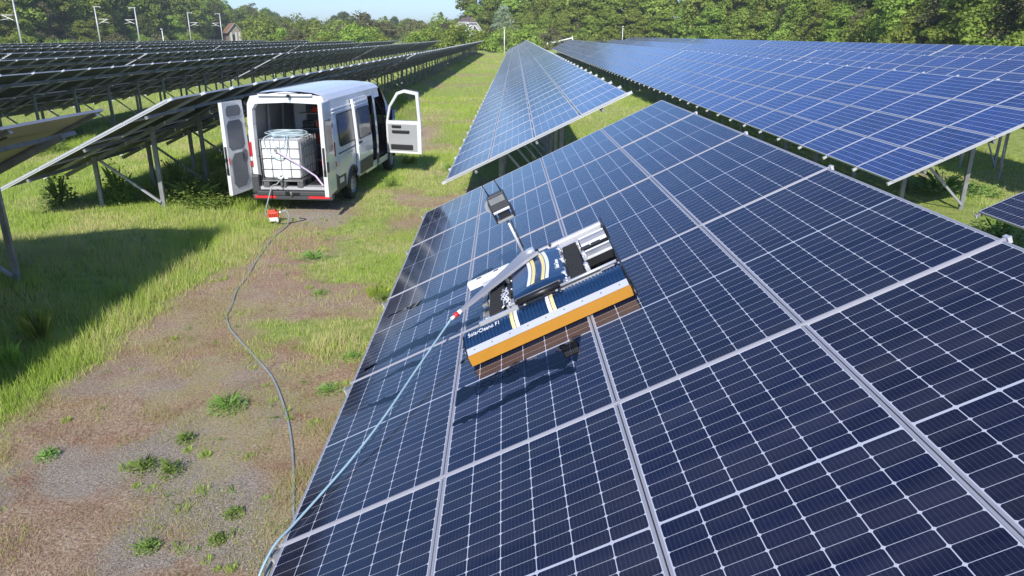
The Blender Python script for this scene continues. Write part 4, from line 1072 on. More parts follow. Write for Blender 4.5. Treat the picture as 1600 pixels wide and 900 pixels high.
# tracks
for v, wd_ in ((1.445, .125), (2.13, .125)):
    t = empty('crawler_track', (rx(v), 0, 0)); t.parent = rb
    y0, y1, rr_ = ry(5.22), ry(5.98), .075
    path = []
    for k in range(9): a = R(-90 - 22.5 * k); path.append((y0 + rr_ * math.cos(a), .09 + rr_ * math.sin(a)))
    for k in range(9): a = R(90 - 22.5 * k); path.append((y1 + rr_ * math.cos(a), .09 + rr_ * math.sin(a)))
    mb = MB()
    for i in range(len(path)):
        p, q = path[i], path[(i + 1) % len(path)]
        mb.face([(-wd_ / 2, *p), (wd_ / 2, *p), (wd_ / 2, *q), (-wd_ / 2, *q)], M['rubber'])
    mb.face([(-wd_ / 2 + .005, *p) for p in path], M['black_plastic']); mb.face([(wd_ / 2 - .005, *p) for p in path[::-1]], M['black_plastic'])
    mb.build('belt', t)
    for k in range(22):
        y = y0 + (y1 - y0) * k / 21
        tr = MB(); tr.box((0, y, .166), (wd_, .014, .008), M['rubber']); tr.build('tread_bar', t)
    for y in (y0, (y0 + y1) / 2, y1):
        for s in (-1, 1):
            wh = MB(); wh.tube([(s * (wd_ / 2), y, .09), (s * (wd_ / 2 + .03), y, .09)], .05, ALB, 12); wh.tube([(s * (wd_ / 2 + .03), y, .09), (s * (wd_ / 2 + .045), y, .09)], .02, M['galv'], 8); wh.build('track_wheel', t)
# bright brackets beside the tracks
for v, y, l in ((1.545, 5.35, .18), (1.545, 5.85, .16), (2.035, 5.30, .2), (2.045, 5.62, .16), (2.04, 5.92, .16), (2.215, 5.22, .1), (2.225, 5.5, .1)):
    bk = MB(); bk.box((rx(v), ry(y), .175), (.035, l, .05), ALB, bev=.006)
    bk.tube([(rx(v), ry(y) - l / 3, .19), (rx(v), ry(y) - l / 3, .22)], .018, ALB, 8); bk.tube([(rx(v), ry(y) + l / 4, .19), (rx(v), ry(y) + l / 4, .215)], .013, M['galv'], 8)
    bk.build('bracket', rb)
# cables beside the left track
cbm = MB()
for k in range(5):
    pts = [(rx(1.53) + rnd.uniform(-.02, .05), ry(5.10 + .07 * j), .19 + rnd.uniform(0, .05)) for j in range(6)]; cbm.tube(smooth(pts, 4), .005, [ALB, M['white_paint'], M['black_plastic']][k % 3], 5)
cbm.build('cables', rb)
# open frame, motors and screws between the tracks
for v, Y, sx_, sy_2, sz_, z_, ma in ((1.58, 5.62, .05, .30, .05, .14, 'black_plastic'), (2.065, 5.45, .04, .62, .04, .13, 'black_plastic'), (1.57, 5.20, .07, .10, .07, .15, 'alu'), (2.04, 5.12, .06, .09, .07, .15, 'alu'), (1.80, 6.05, .30, .06, .06, .17, 'black_plastic'), (1.36, 5.12, .14, .05, .05, .13, 'galv'), (2.30, 5.78, .18, .05, .06, .13, 'black_plastic'), (1.30, 5.90, .05, .5, .03, .09, 'galv')):
    mb = MB(); mb.box((rx(v), ry(Y), z_), (sx_, sy_2, sz_), M[ma], bev=.006)
    for q in (-.35, .35): mb.tube([(rx(v), ry(Y) + sy_2 * q, z_ + sz_ / 2), (rx(v), ry(Y) + sy_2 * q, z_ + sz_ / 2 + .012)], .009, ALB, 6)
    mb.build('frame_block', rb)
for k in range(9):
    mb = MB(); x_ = xa + .06 + (xb - xa - .12) * k / 8; mb.tube([(x_, ry(4.762), .112), (x_, ry(4.758), .119)], .006, M['galv'], 6); mb.build('screw', rb)
# handle bars
for Y, h in ((5.02, .215), (6.20, .18)):
    hb = MB(); a, b = rx(1.655), rx(1.975)
    rr_ = .026 if Y < 5.5 else .014
    hb.tube([(a, ry(Y + (.10 if Y < 5.5 else -.08)), .20), (a, ry(Y), h), (b, ry(Y), h), (b, ry(Y + (.10 if Y < 5.5 else -.08)), .20)] if Y > 5.5 else [(a - .01, ry(Y), h), (b + .01, ry(Y), h)], rr_, M['black_plastic'], 12)
    if Y < 5.5:
        for x in (a + .03, b - .03): hb.box((x, ry(Y + .05), h - .03), (.02, .10, .03), ALB, bev=.004)
    hb.build('handle_bar', rb)
fb = MB(); fb.box((rx(1.80), ry(5.09), .185), (.34, .05, .03), M['black_plastic'], bev=.006); fb.tube([(rx(1.62), ry(5.13), .20), (rx(1.99), ry(5.13), .20)], .011, M['galv'], 8)
fb.tube([(rx(1.97), ry(5.06), .185), (rx(2.43), ry(5.06), .185)], .012, ALB, 8); fb.build('cross_bar', rb)
# rear beam
bm_ = MB(); bm_.box((rx(1.36), ry(6.17), .15), (.42, .075, .07), M['white_paint'], bev=.008); bm_.box((rx(2.16), ry(6.17), .15), (.60, .075, .07), ALB, bev=.008); bm_.box((rx(1.71), ry(6.17), .15), (.30, .05, .05), M['alu'])
bm_.box((rx(2.16), ry(6.17), .19), (.60, .02, .012), M['alu'])
bm_.build('rear_beam', rb)
for v in (1.27, 1.44): 
    b_ = MB(); b_.box((rx(v), ry(6.155), .183), (.045, .03, .01), M['black_plastic']); b_.build('slot', rb)
ec = MB(); ec.box((rx(2.468), ry(6.10), .14), (.02, .26, .14), M['black_plastic'], bev=.008); ec.build('beam_end_cap', rb)
# rear roller housings right of the track
for Y, r_c in ((5.96, .085), (5.60, .075)):
    hs_ = MB(); pr = [(ry(Y) + r_c * math.cos(R(a)) * 1.15, .10 + r_c * math.sin(R(a))) for a in range(0, 181, 20)]
    x0, x1 = rx(2.225), rx(2.45)
    for (ya, za), (yb, zb) in zip(pr, pr[1:]): hs_.face([(x0, ya, za), (x1, ya, za), (x1, yb, zb), (x0, yb, zb)], M['alu'] if Y > 5.8 else M['galv'], smooth=True)
    for x in (x0, x1): hs_.face([(x, *p) for p in pr], M['alu'])
    hs_.box(((x0 + x1) / 2, ry(Y) - r_c * 1.1, .10), (x1 - x0, .02, .06), M['black_plastic'])
    hs_.box(((x0 + x1) / 2, ry(Y), .10 + r_c), (x1 - x0, .016, .008), M['white_paint'])
    hs_.build('roller_housing', rb)
    br = MB(); br.tube([(x0, ry(Y), .085), (x1, ry(Y), .085)], .06, M['bristle'], 14); br.build('rear_brush', rb)
# mast with antenna box
ms = MB(); ms.tube([(rx(1.737), ry(6.10), .18), (rx(1.737), ry(6.10), .58)], .0125, ALB, 10); ms.tube([(rx(1.762), ry(6.05), .3), (rx(1.768), ry(6.07), .56)], .006, M['rubber'], 6); ms.box((rx(1.737), ry(6.10), .20), (.08, .08, .05), ALB, bev=.006); ms.build('mast', rb)
ab = empty('antenna_box', (rx(1.737), ry(6.10), .58)); ab.parent = rb; ab.scale = (1.0, 1.0, 1.05)
mb = MB(); mb.box((0, 0, .17), (.155, .11, .13), M.setdefault('box_grey', simple('dark_grey_box', (.05, .05, .055), .45)), bev=.008); mb.box((0, -.058, .19), (.135, .006, .05), M['galv'], bev=.002); mb.build('radio_box', ab)
mb = MB(); mb.box((0, 0, .095), (.16, .13, .02), ALB, bev=.004); mb.box((0, 0, .012), (.17, .13, .02), M['galv'], bev=.004); mb.box((.0, .01, .05), (.10, .09, .06), M['black_plastic'], bev=.006)
for sx in (-.08, .08): mb.box((sx, 0, .055), (.012, .13, .1), M['black_plastic'])
mb.build('bracket', ab)
mb = MB(); mb.tube([(-.075, .06, .14), (-.075, .08, .14)], .06, M['alu'], 20); mb.build('dish', ab)
for sx in (-.055, .06):
    mb = MB(); mb.tube([(sx, .03, .23), (sx - .015, .05, .34)], [.007, .004], M['black_plastic'], 6); mb.build('antenna', ab)
# flat arm that leads the hose away
arm = MB(); a0 = Vector((rx(1.81), ry(5.92), .27)); a1 = Vector((rx(1.14), ry(5.46), .20))
d_ = (a1 - a0); nrm = Vector((-d_.y, d_.x, 0)).normalized()
for k in range(10):
    t0, t1 = k / 10, (k + 1) / 10
    w0, w1 = .125 - .106 * t0 ** .75, .125 - .106 * t1 ** .75
    p0, p1 = a0 + d_ * t0, a0 + d_ * t1
    up = Vector((0, 0, .012))
    arm.face([p0 - nrm * w0 + up, p1 - nrm * w1 + up, p1 + nrm * w1 + up, p0 + nrm * w0 + up], M['alu']); arm.face([p0 - nrm * w0 - up, p0 + nrm * w0 - up, p1 + nrm * w1 - up, p1 - nrm * w1 - up], M['alu'])
    arm.face([p0 + nrm * w0 - up, p0 + nrm * w0 + up, p1 + nrm * w1 + up, p1 + nrm * w1 - up], M['alu']); arm.face([p0 - nrm * w0 - up, p1 - nrm * w1 - up, p1 - nrm * w1 + up, p0 - nrm * w0 + up], M['alu'])
arm.tube([a0 + Vector((0, 0, -.1)), a0 + Vector((0, 0, .03))], .04, ALB, 12); arm.build('hose_arm', rb)
cn = MB(); dn = d_.normalized(); cn.tube([a1, a1 + dn * .035], .02, M['white_paint'], 10); cn.tube([a1 + dn * .035, a1 + dn * .075], .022, M['red_refl'], 10); cn.tube([a1 + dn * .075, a1 + dn * .11], .014, M['white_paint'], 10); cn.build('hose_coupling', rb)
# lettering
def lettering(txt, size, mat, parent, loc, rot, ext=.001, sx=1.0):
    cu = bpy.data.curves.new('lettering', 'FONT'); cu.body = txt; cu.size = size; cu.extrude = ext; cu.resolution_u = 3
    t = bpy.data.objects.new('tmp', cu); COL.objects.link(t); bpy.context.view_layer.update()
    me = bpy.data.meshes.new_from_object(t.evaluated_get(bpy.context.evaluated_depsgraph_get())); bpy.data.objects.remove(t)
    me.materials.clear(); me.materials.append(mat)
    for p in me.polygons: p.material_index = 0
    return place('lettering', me, parent, loc, rot, (sx, 1, 1))
lettering('SolarCleano F1', .060, M['white_paint'], rb, (rx(1.225), ry(4.865), .1795), (R(14), 0, 0), sx=.70)
lettering('SolarCleano', .05, M['white_paint'], rb, (rx(2.015), ry(5.36), .2215), (R(10), 0, R(90)), sx=.9)
# blue hose: from the arm over the table edge and down
p_end = rb.matrix_basis @ (a1 + dn * .11)
hp = [tuple(p_end)] + [tuple(FP(v, Y, h)) for v, Y, h in ((.98, 5.34, .16), (.76, 4.90, .11), (.55, 4.42, .07), (.36, 4.08, .04), (.17, 3.80, .02), (.05, 3.60, .018))] + [(-1.335, 3.44, 1.165), (-1.40, 3.28, 1.02), (-1.44, 3.12, .72), (-1.46, 2.9, .35), (-1.5, 2.55, gz(-1.5, 2.55) + .02), (-1.55, 2.0, gz(-1.55, 2.0) + .02)]
mb = MB(); mb.tube(smooth(hp, 8), .0082, M['hose_blue'], 8)
tag(mb.build('blue_hose'), 'pale blue hose running from the robot across the dark panels and over the edge', 'hose')

# ------------------------------------------------------------------ ground cover near the camera
def pxg(x, y, z=0.0):
    """ground point seen at a place of the photo"""
    f = 1130.0; ph = R(19.3126); yw = R(.67)
    rt = (math.cos(yw), -math.sin(yw), 0); fw = (math.sin(yw) * math.cos(ph), math.cos(yw) * math.cos(ph), -math.sin(ph)); dn = (-math.sin(yw) * math.sin(ph), -math.cos(yw) * math.sin(ph), -math.cos(ph))
    a, b = (x - 800) / f, (y - 450) / f; r = [rt[i] * a + dn[i] * b + fw[i] for i in range(3)]
    for _ in range(4):
        t = (3.95 - z) / -r[2]; X, Y = r[0] * t, r[1] * t; z = gz(X, Y)
    return X, Y
rng = np.random.default_rng(11)
def blades(name, regions, hgt, wid, tintf, mat, label, cat, weight, lean=.35):
    V = []; T = []
    for (x0, x1, y0, y1, dens) in regions:
        n = int((x1 - x0) * (y1 - y0) * dens)
        x = rng.uniform(x0, x1, n); y = rng.uniform(y0, y1, n)
        w = weight(x, y); keep = rng.random(n) < w; x, y, w = x[keep], y[keep], w[keep]; n = len(x)
        z = gh(x, y) - .01
        far = np.clip(y / 14, 1, 12)
        h = hgt(x, y) * rng.uniform(.5, 1.3, n) * (.5 + .5 * w)
        wd = wid * rng.uniform(.6, 1.4, n) * far ** .8
        a = rng.uniform(0, 2 * np.pi, n); b = rng.uniform(0, 2 * np.pi, n); ln = h * rng.uniform(.05, lean * 2, n)
        ux, uy = np.cos(a) * wd / 2, np.sin(a) * wd / 2
        P = np.stack([np.stack([x - ux, y - uy, z], 1), np.stack([x + ux, y + uy, z], 1), np.stack([x + np.cos(b) * ln, y + np.sin(b) * ln, z + h], 1)], 1)
        V.append(P.reshape(-1, 3)); T.append(np.repeat(tintf(x, y, n), 3))
    V = np.concatenate(V); T = np.concatenate(T); F = np.arange(len(V), dtype=np.int32).reshape(-1, 3)
    o = place(name, np_mesh(name, V, F, mat, dict(tint=np.clip(T, 0, 1)))); tag(o, label, cat, kind='stuff'); return o
def w_grass(x, y):
    g, r, s, w = masks(x, y); n = fbm(x, y, .35, 91, 2)
    return np.clip(g * (.45 + .9 * sst(.3, .7, n)), 0, 1)
def h_grass(x, y):
    strip = np.exp(-((x + 6.0 - .0 * y) / .9) ** 2) * sst(3, 8, y)
    return .075 + .12 * strip + .08 * sst(.45, .7, fbm(x, y, 1.1, 101, 3)) + .04 * (x < -7) + .05 * sst(18, 30, y)
def t_grass(x, y, n):
    lush = sst(.36, .60, fbm(x, y, 2.0, 111, 3))
    strip = np.exp(-((x + 5.9) / .9) ** 2)
    base = .28 + .30 * rng.random(n) + .25 * (1 - lush) - .1 * strip
    return np.where(rng.random(n) < .05 + .18 * (1 - lush), .9, base)
blades('grass', [(-12.5, -1.2, 3.2, 9, 2900), (-13.5, -1.0, 9, 15, 1900), (-16, -1.0, 15, 26, 800), (-32, -14, 14, 50, 45), (-16, -1, 26, 50, 260), (-14, 1, 50, 160, 30), (2.4, 8.5, 16, 50, 150), (2.5, 9.5, 50, 160, 22), (8, 21, 10, 42, 260)],
       h_grass, .0085, t_grass, M['blade'], 'green grass growing over the ground beside and between the solar tables', 'grass', w_grass)
def w_dry(x, y):
    g, r, s, w = masks(x, y); return np.clip((.40 + 1.0 * w) * (1 - .55 * s) * (1 - g * .6), 0, 1) * sst(.32, .55, fbm(x, y, .45, 131, 2))
blades('dry_grass', [(-7.5, -1.2, 2.8, 9, 3600), (-7.0, -1.0, 9, 18, 1900)], lambda x, y: .04 + .07 * sst(.4, .7, fbm(x, y, .6, 141, 2)), .005,
       lambda x, y, n: np.where(rng.random(n) < .3, rng.uniform(.3, .6, n), .75 + .25 * rng.random(n)), M['blade'], 'dry yellow grass stubble on the bare track beside the foreground table', 'grass', w_dry, .6)
blades('low_grass', [(-6.8, -1.3, 2.8, 9, 2600), (-6.5, -1.3, 9, 17, 1500)], lambda x, y: .02 + .05 * fbm(x, y, .4, 211, 2), .006,
       lambda x, y, n: np.where(rng.random(n) < .35, .9, .3 + .4 * rng.random(n)), M['blade'], 'thin low green grass growing in patches through the bare track', 'grass', lambda x, y: sst(.46, .66, fbm(x, y, .75, 221, 4)) * (.25 + .75 * sst(-4.4, -2.6, x)), .9)
MX, MY = pxg(285, 612)
blades('yellow_moss', [(MX - 1.1, MX + 1.1, MY - 1.0, MY + 1.0, 5200)], lambda x, y: .018 + 0 * x, .006, lambda x, y, n: rng.random(n), M['moss'], 'yellow moss patch on the bare track left of the grey hose', 'moss',
       lambda x, y: np.exp(-((x - MX) / .6) ** 2 - ((y - MY) / .45) ** 2) * sst(.35, .6, fbm(x, y, .3, 231, 3)), .9)
def w_stub(x, y):
    g, r, s, w = masks(x, y); return np.clip((1 - g) * (.35 + .65 * sst(.35, .6, fbm(x, y, .28, 181, 3))) * (1 - .6 * s), 0, 1)
blades('soil_stubble', [(-7.2, -1.3, 2.8, 9, 5200), (-6.5, -1.3, 9, 17, 2400)], lambda x, y: .022 + .03 * fbm(x, y, .3, 191, 2), .006,
       lambda x, y, n: np.clip(fbm(x, y, .5, 201, 3) * 1.5 - .3 + .3 * rng.random(n), 0, 1), M['stubble'], 'short brown dead stubble and moss on the bare track', 'dead plants', w_stub, .9)
def clumps(name, spots, mat, label, cat, wid, leafy=False, dens=1.0):
    V = []; T = []
    for (cx, cy, rad, h, n) in spots:
        n = int(n * dens); r_ = rad * np.sqrt(rng.random(n)); a = rng.uniform(0, 2 * np.pi, n); x = cx + r_ * np.cos(a); y = cy + r_ * np.sin(a); z = gh(x, y)
        hh = h * rng.uniform(.4, 1.1, n) * (1 - .5 * (r_ / rad) ** 2)
        if leafy: # leaves spread through the height
            zz = z + hh * rng.uniform(.05, 1, n); ls = wid * rng.uniform(.6, 1.4, n); b = rng.uniform(0, 2 * np.pi, n); el = rng.uniform(-.3, .7, n)
            d = np.stack([np.cos(b) * np.cos(el), np.sin(b) * np.cos(el), np.sin(el)], 1); s_ = np.stack([-np.sin(b), np.cos(b), rng.uniform(-.4, .4, n)], 1)
            C = np.stack([x, y, zz], 1); L_ = ls[:, None]
            Q = np.stack([C, C + d * L_ * .5 + s_ * L_ * .3, C + d * L_, C + d * L_ * .5 - s_ * L_ * .3], 1); V.append(Q.reshape(-1, 3)); T.append(np.repeat(rng.random(n) * .8 + .1, 4))
        else:
            ln = hh * rng.uniform(.05, .5, n); b = a + rng.uniform(-.6, .6, n); ux = -np.sin(b) * wid; uy = np.cos(b) * wid
            bx, by = cx + (x - cx) * .45, cy + (y - cy) * .45
            m_ = np.stack([bx + np.cos(b) * ln * .4, by + np.sin(b) * ln * .4, z + hh * .65], 1); u = np.stack([ux, uy, ux * 0], 1)
            Q = np.stack([np.stack([bx, by, z - .01], 1) - u, np.stack([bx, by, z - .01], 1) + u, m_ + u * .8, np.stack([bx + np.cos(b) * ln, by + np.sin(b) * ln, z + hh], 1)], 1)
            V.append(Q.reshape(-1, 3)); T.append(np.repeat(rng.random(n) * .55 + .1, 4))
    V = np.concatenate(V); T = np.concatenate(T); F = np.arange(len(V), dtype=np.int32).reshape(-1, 4)
    if leafy:
        st = []; stf = []
        for (cx, cy, rad, h, n) in spots:
            for k in range(3 if len(spots) > 20 else 34):
                a = rng.uniform(0, 6.28); r_ = rad * rng.uniform(.2, .95); x1, y1 = cx + r_ * math.cos(a), cy + r_ * math.sin(a); z0 = gz(cx, cy); z1 = gz(x1, y1) + h * rng.uniform(.5, .95); b = len(st)
                w_ = .006; st += [(cx, cy, z0), (cx + w_, cy + w_, z0), ((cx + x1) / 2 + w_, (cy + y1) / 2, z0 + (z1 - z0) * .75), (x1, y1, z1)]; stf.append((b, b + 1, b + 2, b + 3))
        nb = len(V); V = np.concatenate([V, np.array(st)]); T = np.concatenate([T, np.full(len(st), .3)]); F = np.concatenate([F, np.array(stf, dtype=np.int32) + nb])
    o = place(name, np_mesh(name, V, F, mat, dict(tint=np.clip(T, 0, 1)))); return tag(o, label, cat)
WEEDS = [(355, 640, .26, .28, 700, 'bushy green weed in the middle of the bare track'), (490, 405, .34, .26, 500, 'low weed patch right of the hose near the photo centre left'),
 (232, 858, .12, .12, 130, 'small weed rosette on gravel near the bottom edge'), (268, 742, .14, .26, 190, 'upright pale weed, right one of the pair on the track'), (225, 735, .18, .2, 260, 'spreading weed, left one of the pair on the track'),
 (365, 805, .11, .09, 110, 'flat small weed left of the grey hose on gravel'), (515, 612, .2, .14, 240, 'weed by the table edge left of the robot'), (290, 690, .12, .16, 140, 'thin yellowish weed above the pair of weeds on the track'),
 (550, 560, .16, .14, 160, 'small weed touching the left edge of the foreground table'), (600, 470, .2, .2, 260, 'weed tuft near the second panel row at the table edge'),
 (610, 292, .34, .42, 420, 'dark leafy weed standing in the shadow of the van'), (705, 268, .42, .34, 600, 'bright green weed patch between van and middle row'),
 (75, 715, .14, .16, 150, 'small weed at the far left of the bare track'), (340, 845, .09, .08, 70, 'tiny weed on gravel beside the hose'), (500, 460, .2, .12, 200, 'flat weed patch above the grey hose bend')]
for x, y, r_, h_, n, lab in WEEDS:
    X, Y = pxg(x, y); clumps('weed', [(X, Y, r_ * .85, h_ * .8, max(260, int(n * 1.2)))], M['weed'], lab, 'weed', .022, True)
for x, y, r_, h_, n, lab in [(62, 530, .24, .46, 420, 'tall grass tuft at the edge of the left table shadow'), (15, 570, .22, .34, 320, 'tall grass tuft cut by the left photo edge'), (640, 255, .5, .3, 500, 'grass tuft under the open passenger door'), (590, 460, .4, .2, 420, 'grass tuft left of the second panel row'), (420, 330, .25, .18, 0, '')]:
    if n:
        X, Y = pxg(x, y); clumps('grass_tuft', [(X, Y, r_, h_, n)], M['blade'], lab, 'grass tuft', .0022)
# leafy plants under and beside the left row
for x, y, r_, h_, n, lab in [(190, 318, .36, .95, 900, 'leafy shrub between the first posts of the row behind the van'), (95, 322, .38, .8, 700, 'leafy shrub around the left front post of the row behind the van'), (305, 312, .75, .62, 1500, 'nettle patch beside the left rear door of the van'), (275, 300, .32, .95, 600, 'tall nettle bush right of the foot of the first tall post'),
                             (345, 305, .45, .5, 700, 'nettles just left of the open rear door'), (60, 240, .9, .7, 900, 'bush patch under the second left row by the photo edge'), (110, 216, .8, .8, 900, 'bush between the left tables in the shade'), (1470, 300, .9, .55, 1100, 'weed thicket under the near corner of the right row'), (1530, 296, .7, .45, 700, 'yellow green weeds right of the corner post of the right row'),
                             (1560, 372, .5, .7, 600, 'leafy plant between the foreground table and the right cut-off table'), (1480, 240, .7, 1.2, 500, 'bare twiggy bush behind the near corner of the right row')]:
    X, Y = pxg(x, y); clumps('shrub', [(X, Y, r_, h_, n)], M['weed'], lab, 'shrub', .085, True)
def sprinkle():
    n = 230; x = rng.uniform(-6.2, -1.3, n); y = 3.2 + 13 * rng.random(n) ** 1.3
    k = rng.random(n) < sst(.40, .62, fbm(x, y, 1.2, 171, 3)) + .08
    return [(a, b, rng.uniform(.04, .16), rng.uniform(.03, .10), int(rng.uniform(15, 70))) for a, b in zip(x[k], y[k])]
o = clumps('low_weeds', sprinkle(), M['weed'], 'tiny weeds and grass sprouts scattered over the bare track', 'weeds', .016, True); o['kind'] = 'stuff'
o = clumps('low_tufts', sprinkle(), M['blade'], 'tiny grass tufts scattered over the bare track', 'grass', .0022); o['kind'] = 'stuff'
# scattered stones on the track
ico = bmesh.new(); bmesh.ops.create_icosphere(ico, subdivisions=1, radius=1.0); IV = np.array([v.co[:] for v in ico.verts]); IF = np.array([[v.index for v in f.verts] for f in ico.faces]); ico.free()
n = 5200; sx_ = rng.uniform(-6, -1.0, n); sy_ = rng.uniform(2.8, 11.5, n); g, r, s, w = masks(sx_, sy_); k = rng.random(n) < (.25 + .75 * s) * (1 - g) * np.clip(1.5 - sy_ / 10, .1, 1)
sx_, sy_ = sx_[k], sy_[k]; n = len(sx_); rad = .004 + .009 * rng.random(n) ** 3
PV = IV[None] * (rad[:, None, None] * rng.uniform(.5, 1.2, (n, 1, 3))) * rng.uniform(.8, 1.2, (n, len(IV), 1)) + np.stack([sx_, sy_, gh(sx_, sy_) + rad * .2], 1)[:, None]
o = place('gravel', np_mesh('gravel', PV.reshape(-1, 3), (IF[None] + (np.arange(n) * len(IV))[:, None, None]).reshape(-1, 3), simple('grey_stones', (.30, .265, .23), .85, var=.5, vscale=15))); tag(o, 'small grey stones scattered on the bare track', 'gravel', kind='stuff')

# ------------------------------------------------------------------ trees
def crown_mesh(name, H, RAD, nclump, nleaf, leaf, mat, seed, base=.22, cone=0.0, droop=0.0):
    rg = np.random.default_rng(seed); V = []; T = []
    cs = []
    for i in range(nclump):
        t = rg.uniform(0, 1); zc = H * (base + (1 - base) * t * .97)
        rr = RAD * (math.sin(math.pi * min(1, (.18 + .80 * t))) ** .6 if cone < .5 else (1.05 - t)) * rg.uniform(.35, 1.0)
        a = rg.uniform(0, 2 * np.pi); cs.append((rr * math.cos(a), rr * math.sin(a), zc, RAD * rg.uniform(.24, .52) * (1 - .5 * t * (cone > .5))))
    for cx, cy, cz, cr in cs:
        n = nleaf; d = rg.normal(size=(n, 3)); d /= np.linalg.norm(d, axis=1)[:, None]
        d[:, 2] = np.where(d[:, 2] < -.3, -d[:, 2] * .6, d[:, 2])
        rr = cr * (.80 + .28 * rg.random(n)); C = np.array([cx, cy, cz]) + d * rr[:, None] * np.array([1, 1, .95])
        nn = d * 1.3 + rg.normal(size=(n, 3)) * .5 + np.array([0, 0, .3]); nn /= np.linalg.norm(nn, axis=1)[:, None]
        u = np.cross(nn, rg.normal(size=(n, 3))); u /= np.linalg.norm(u, axis=1)[:, None] + 1e-9; v = np.cross(nn, u)
        s1 = (leaf * rg.uniform(.5, 1.3, n))[:, None]; s2 = s1 * rg.uniform(.45, .9, (n, 1))
        Q = np.stack([C - u * s1, C - v * s2, C + u * s1, C + v * s2], 1); V.append(Q.reshape(-1, 3)); T.append(np.repeat(np.clip(.5 + .25 * rg.normal(size=n) * .8 + (rg.random() - .5) * .35, 0, 1), 4))
    V = np.concatenate(V); T = np.concatenate(T); F = np.arange(len(V), dtype=np.int32).reshape(-1, 4)
    return np_mesh(name, V, F, mat, dict(tint=T)), cs
def trunk_mesh(H, r0, cs, mat, seed):
    rg = random.Random(seed); mb = MB(); top = H * .82
    pts = [(rg.uniform(-.15, .15) * k, rg.uniform(-.15, .15) * k, top * k / 5 - (.4 if k == 0 else 0)) for k in range(6)]
    mb.tube(pts, [r0 * (1 - .85 * k / 5) for k in range(6)], mat, 7)
    for cx, cy, cz, cr in rg.sample(cs, min(11, len(cs))):
        z0 = max(H * .12, cz - math.hypot(cx, cy) * .9); k = min(1, z0 / top)
        mb.tube([(pts[0][0], 0, z0), (cx * .5, cy * .5, z0 + (cz - z0) * .45), (cx, cy, cz)], [r0 * .38 * (1 - .6 * k), r0 * .24 * (1 - .5 * k), r0 * .08], mat, 5)
    return mb.mesh('trunk')
VAR = {}
def variety(key, H, RAD, nc, nl, leaf, mat, bark, seed, base=.2, cone=0):
    me, cs = crown_mesh('crown', H, RAD, nc, nl, leaf, mat, seed, base, cone); VAR[key] = (me, trunk_mesh(H, .02 * H, cs, bark, seed))
variety('mid1', 16, 4.2, 72, 130, .30, M['leaf_mid'], M['bark'], 1, .05)
variety('mid2', 18, 4.8, 80, 130, .31, M['leaf_mid'], M['bark'], 2, .08)
variety('dark1', 17, 4.3, 70, 120, .30, M['leaf_dark'], M['bark'], 3, .08)
variety('lime1', 13, 3.8, 72, 130, .27, M['leaf_lime'], M['bark'], 4, .02)
variety('lime2', 15, 3.6, 70, 130, .27, M['leaf_lime'], M['bark'], 5, .06)
variety('olive', 15, 3.4, 34, 100, .20, M['leaf_olive'], M['bark'], 6, .2)
variety('pine', 16, 3.2, 46, 90, .20, M['leaf_dark'], M['bark'], 7, .3, 1)
variety('pale', 12, 3.2, 40, 110, .17, M['leaf_pale'], M['bark_pale'], 8, .2)
variety('thin', 14, 2.4, 26, 70, .17, M['leaf_olive'], M['bark_pale'], 9, .3)
def tree(x, y, key, h, label, group, z=None):
    me, tr = VAR[key]; H0 = {'mid1': 16, 'mid2': 18, 'dark1': 17, 'lime1': 13, 'lime2': 15, 'olive': 15, 'pine': 16, 'pale': 12, 'thin': 14}[key]
    s = h / H0; zz = float(ghx(np.array([x]), np.array([y]))[0]) if z is None else z
    e = empty('tree', (x, y, zz), (0, 0, rnd.uniform(0, 6.28)), label, 'tree', group)
    wq = s ** .85 * rnd.uniform(1.0, 1.3); e.scale = (wq, wq, s)
    place('crown', me, e); place('trunk', tr, e); return e
LBL = {'mid1': 'mid green broadleaf tree', 'mid2': 'tall mid green broadleaf tree', 'dark1': 'dark green broadleaf tree', 'lime1': 'low bright spring green tree', 'lime2': 'bright spring green tree', 'olive': 'olive brown sparse tree', 'pine': 'dark conical pine tree', 'pale': 'pale silvery leafed tree', 'thin': 'thin brownish birch tree'}
def polyline(pts, step):
    out = []; carry = 0
    for (x0, y0), (x1, y1) in zip(pts, pts[1:]):
        L = math.hypot(x1 - x0, y1 - y0); d = carry
        while d < L: out.append((x0 + (x1 - x0) * d / L, y0 + (y1 - y0) * d / L, (x1 - x0) / L, (y1 - y0) / L)); d += step
        carry = d - L
    return out
HOUSES = [(-9.3, 231, 7), (-111, 318, 10), (-104, 298, 9), (-98, 280, 7), (-114, 300, 5)]
def clear(x, y): return all(math.hypot(x - a, y - b) > r for a, b, r in HOUSES)
# wood on the right: edge line and layers behind it
edge_r = [(-17, 262), (-6, 252), (4, 232), (22, 222), (46, 212), (60, 185), (63, 150), (60, 115), (56, 85), (52, 60), (50, 40)]
gR = 'trees of the wood behind the right-hand rows'
for layer, (off, hs, keys, st) in enumerate([(0, (8, 12), ['lime1', 'lime2', 'mid1', 'lime1', 'lime2', 'mid1', 'olive'], 5.2), (5, (13, 17), ['mid1', 'mid2', 'lime2', 'lime1', 'mid2', 'dark1'], 6.2), (11, (19, 25), ['mid2', 'dark1', 'mid2', 'mid1', 'lime2'], 7.4)]):
    for x, y, dx_, dy_ in polyline(edge_r, st):
        nx2, ny2 = -dy_, dx_
        X = x - (-ny2 if False else 0) + abs(dy_) * off + rnd.uniform(-1.6, 1.6); Y = y + abs(dx_) * off + rnd.uniform(-1.6, 1.6)
        if layer == 0 and X < -2 and Y > 240: continue
        if X < -14: continue
        key = rnd.choice(keys)
        if clear(X, Y): tree(X, Y, key, rnd.uniform(*hs), LBL[key] + ' in the wood behind the right-hand rows', gR)
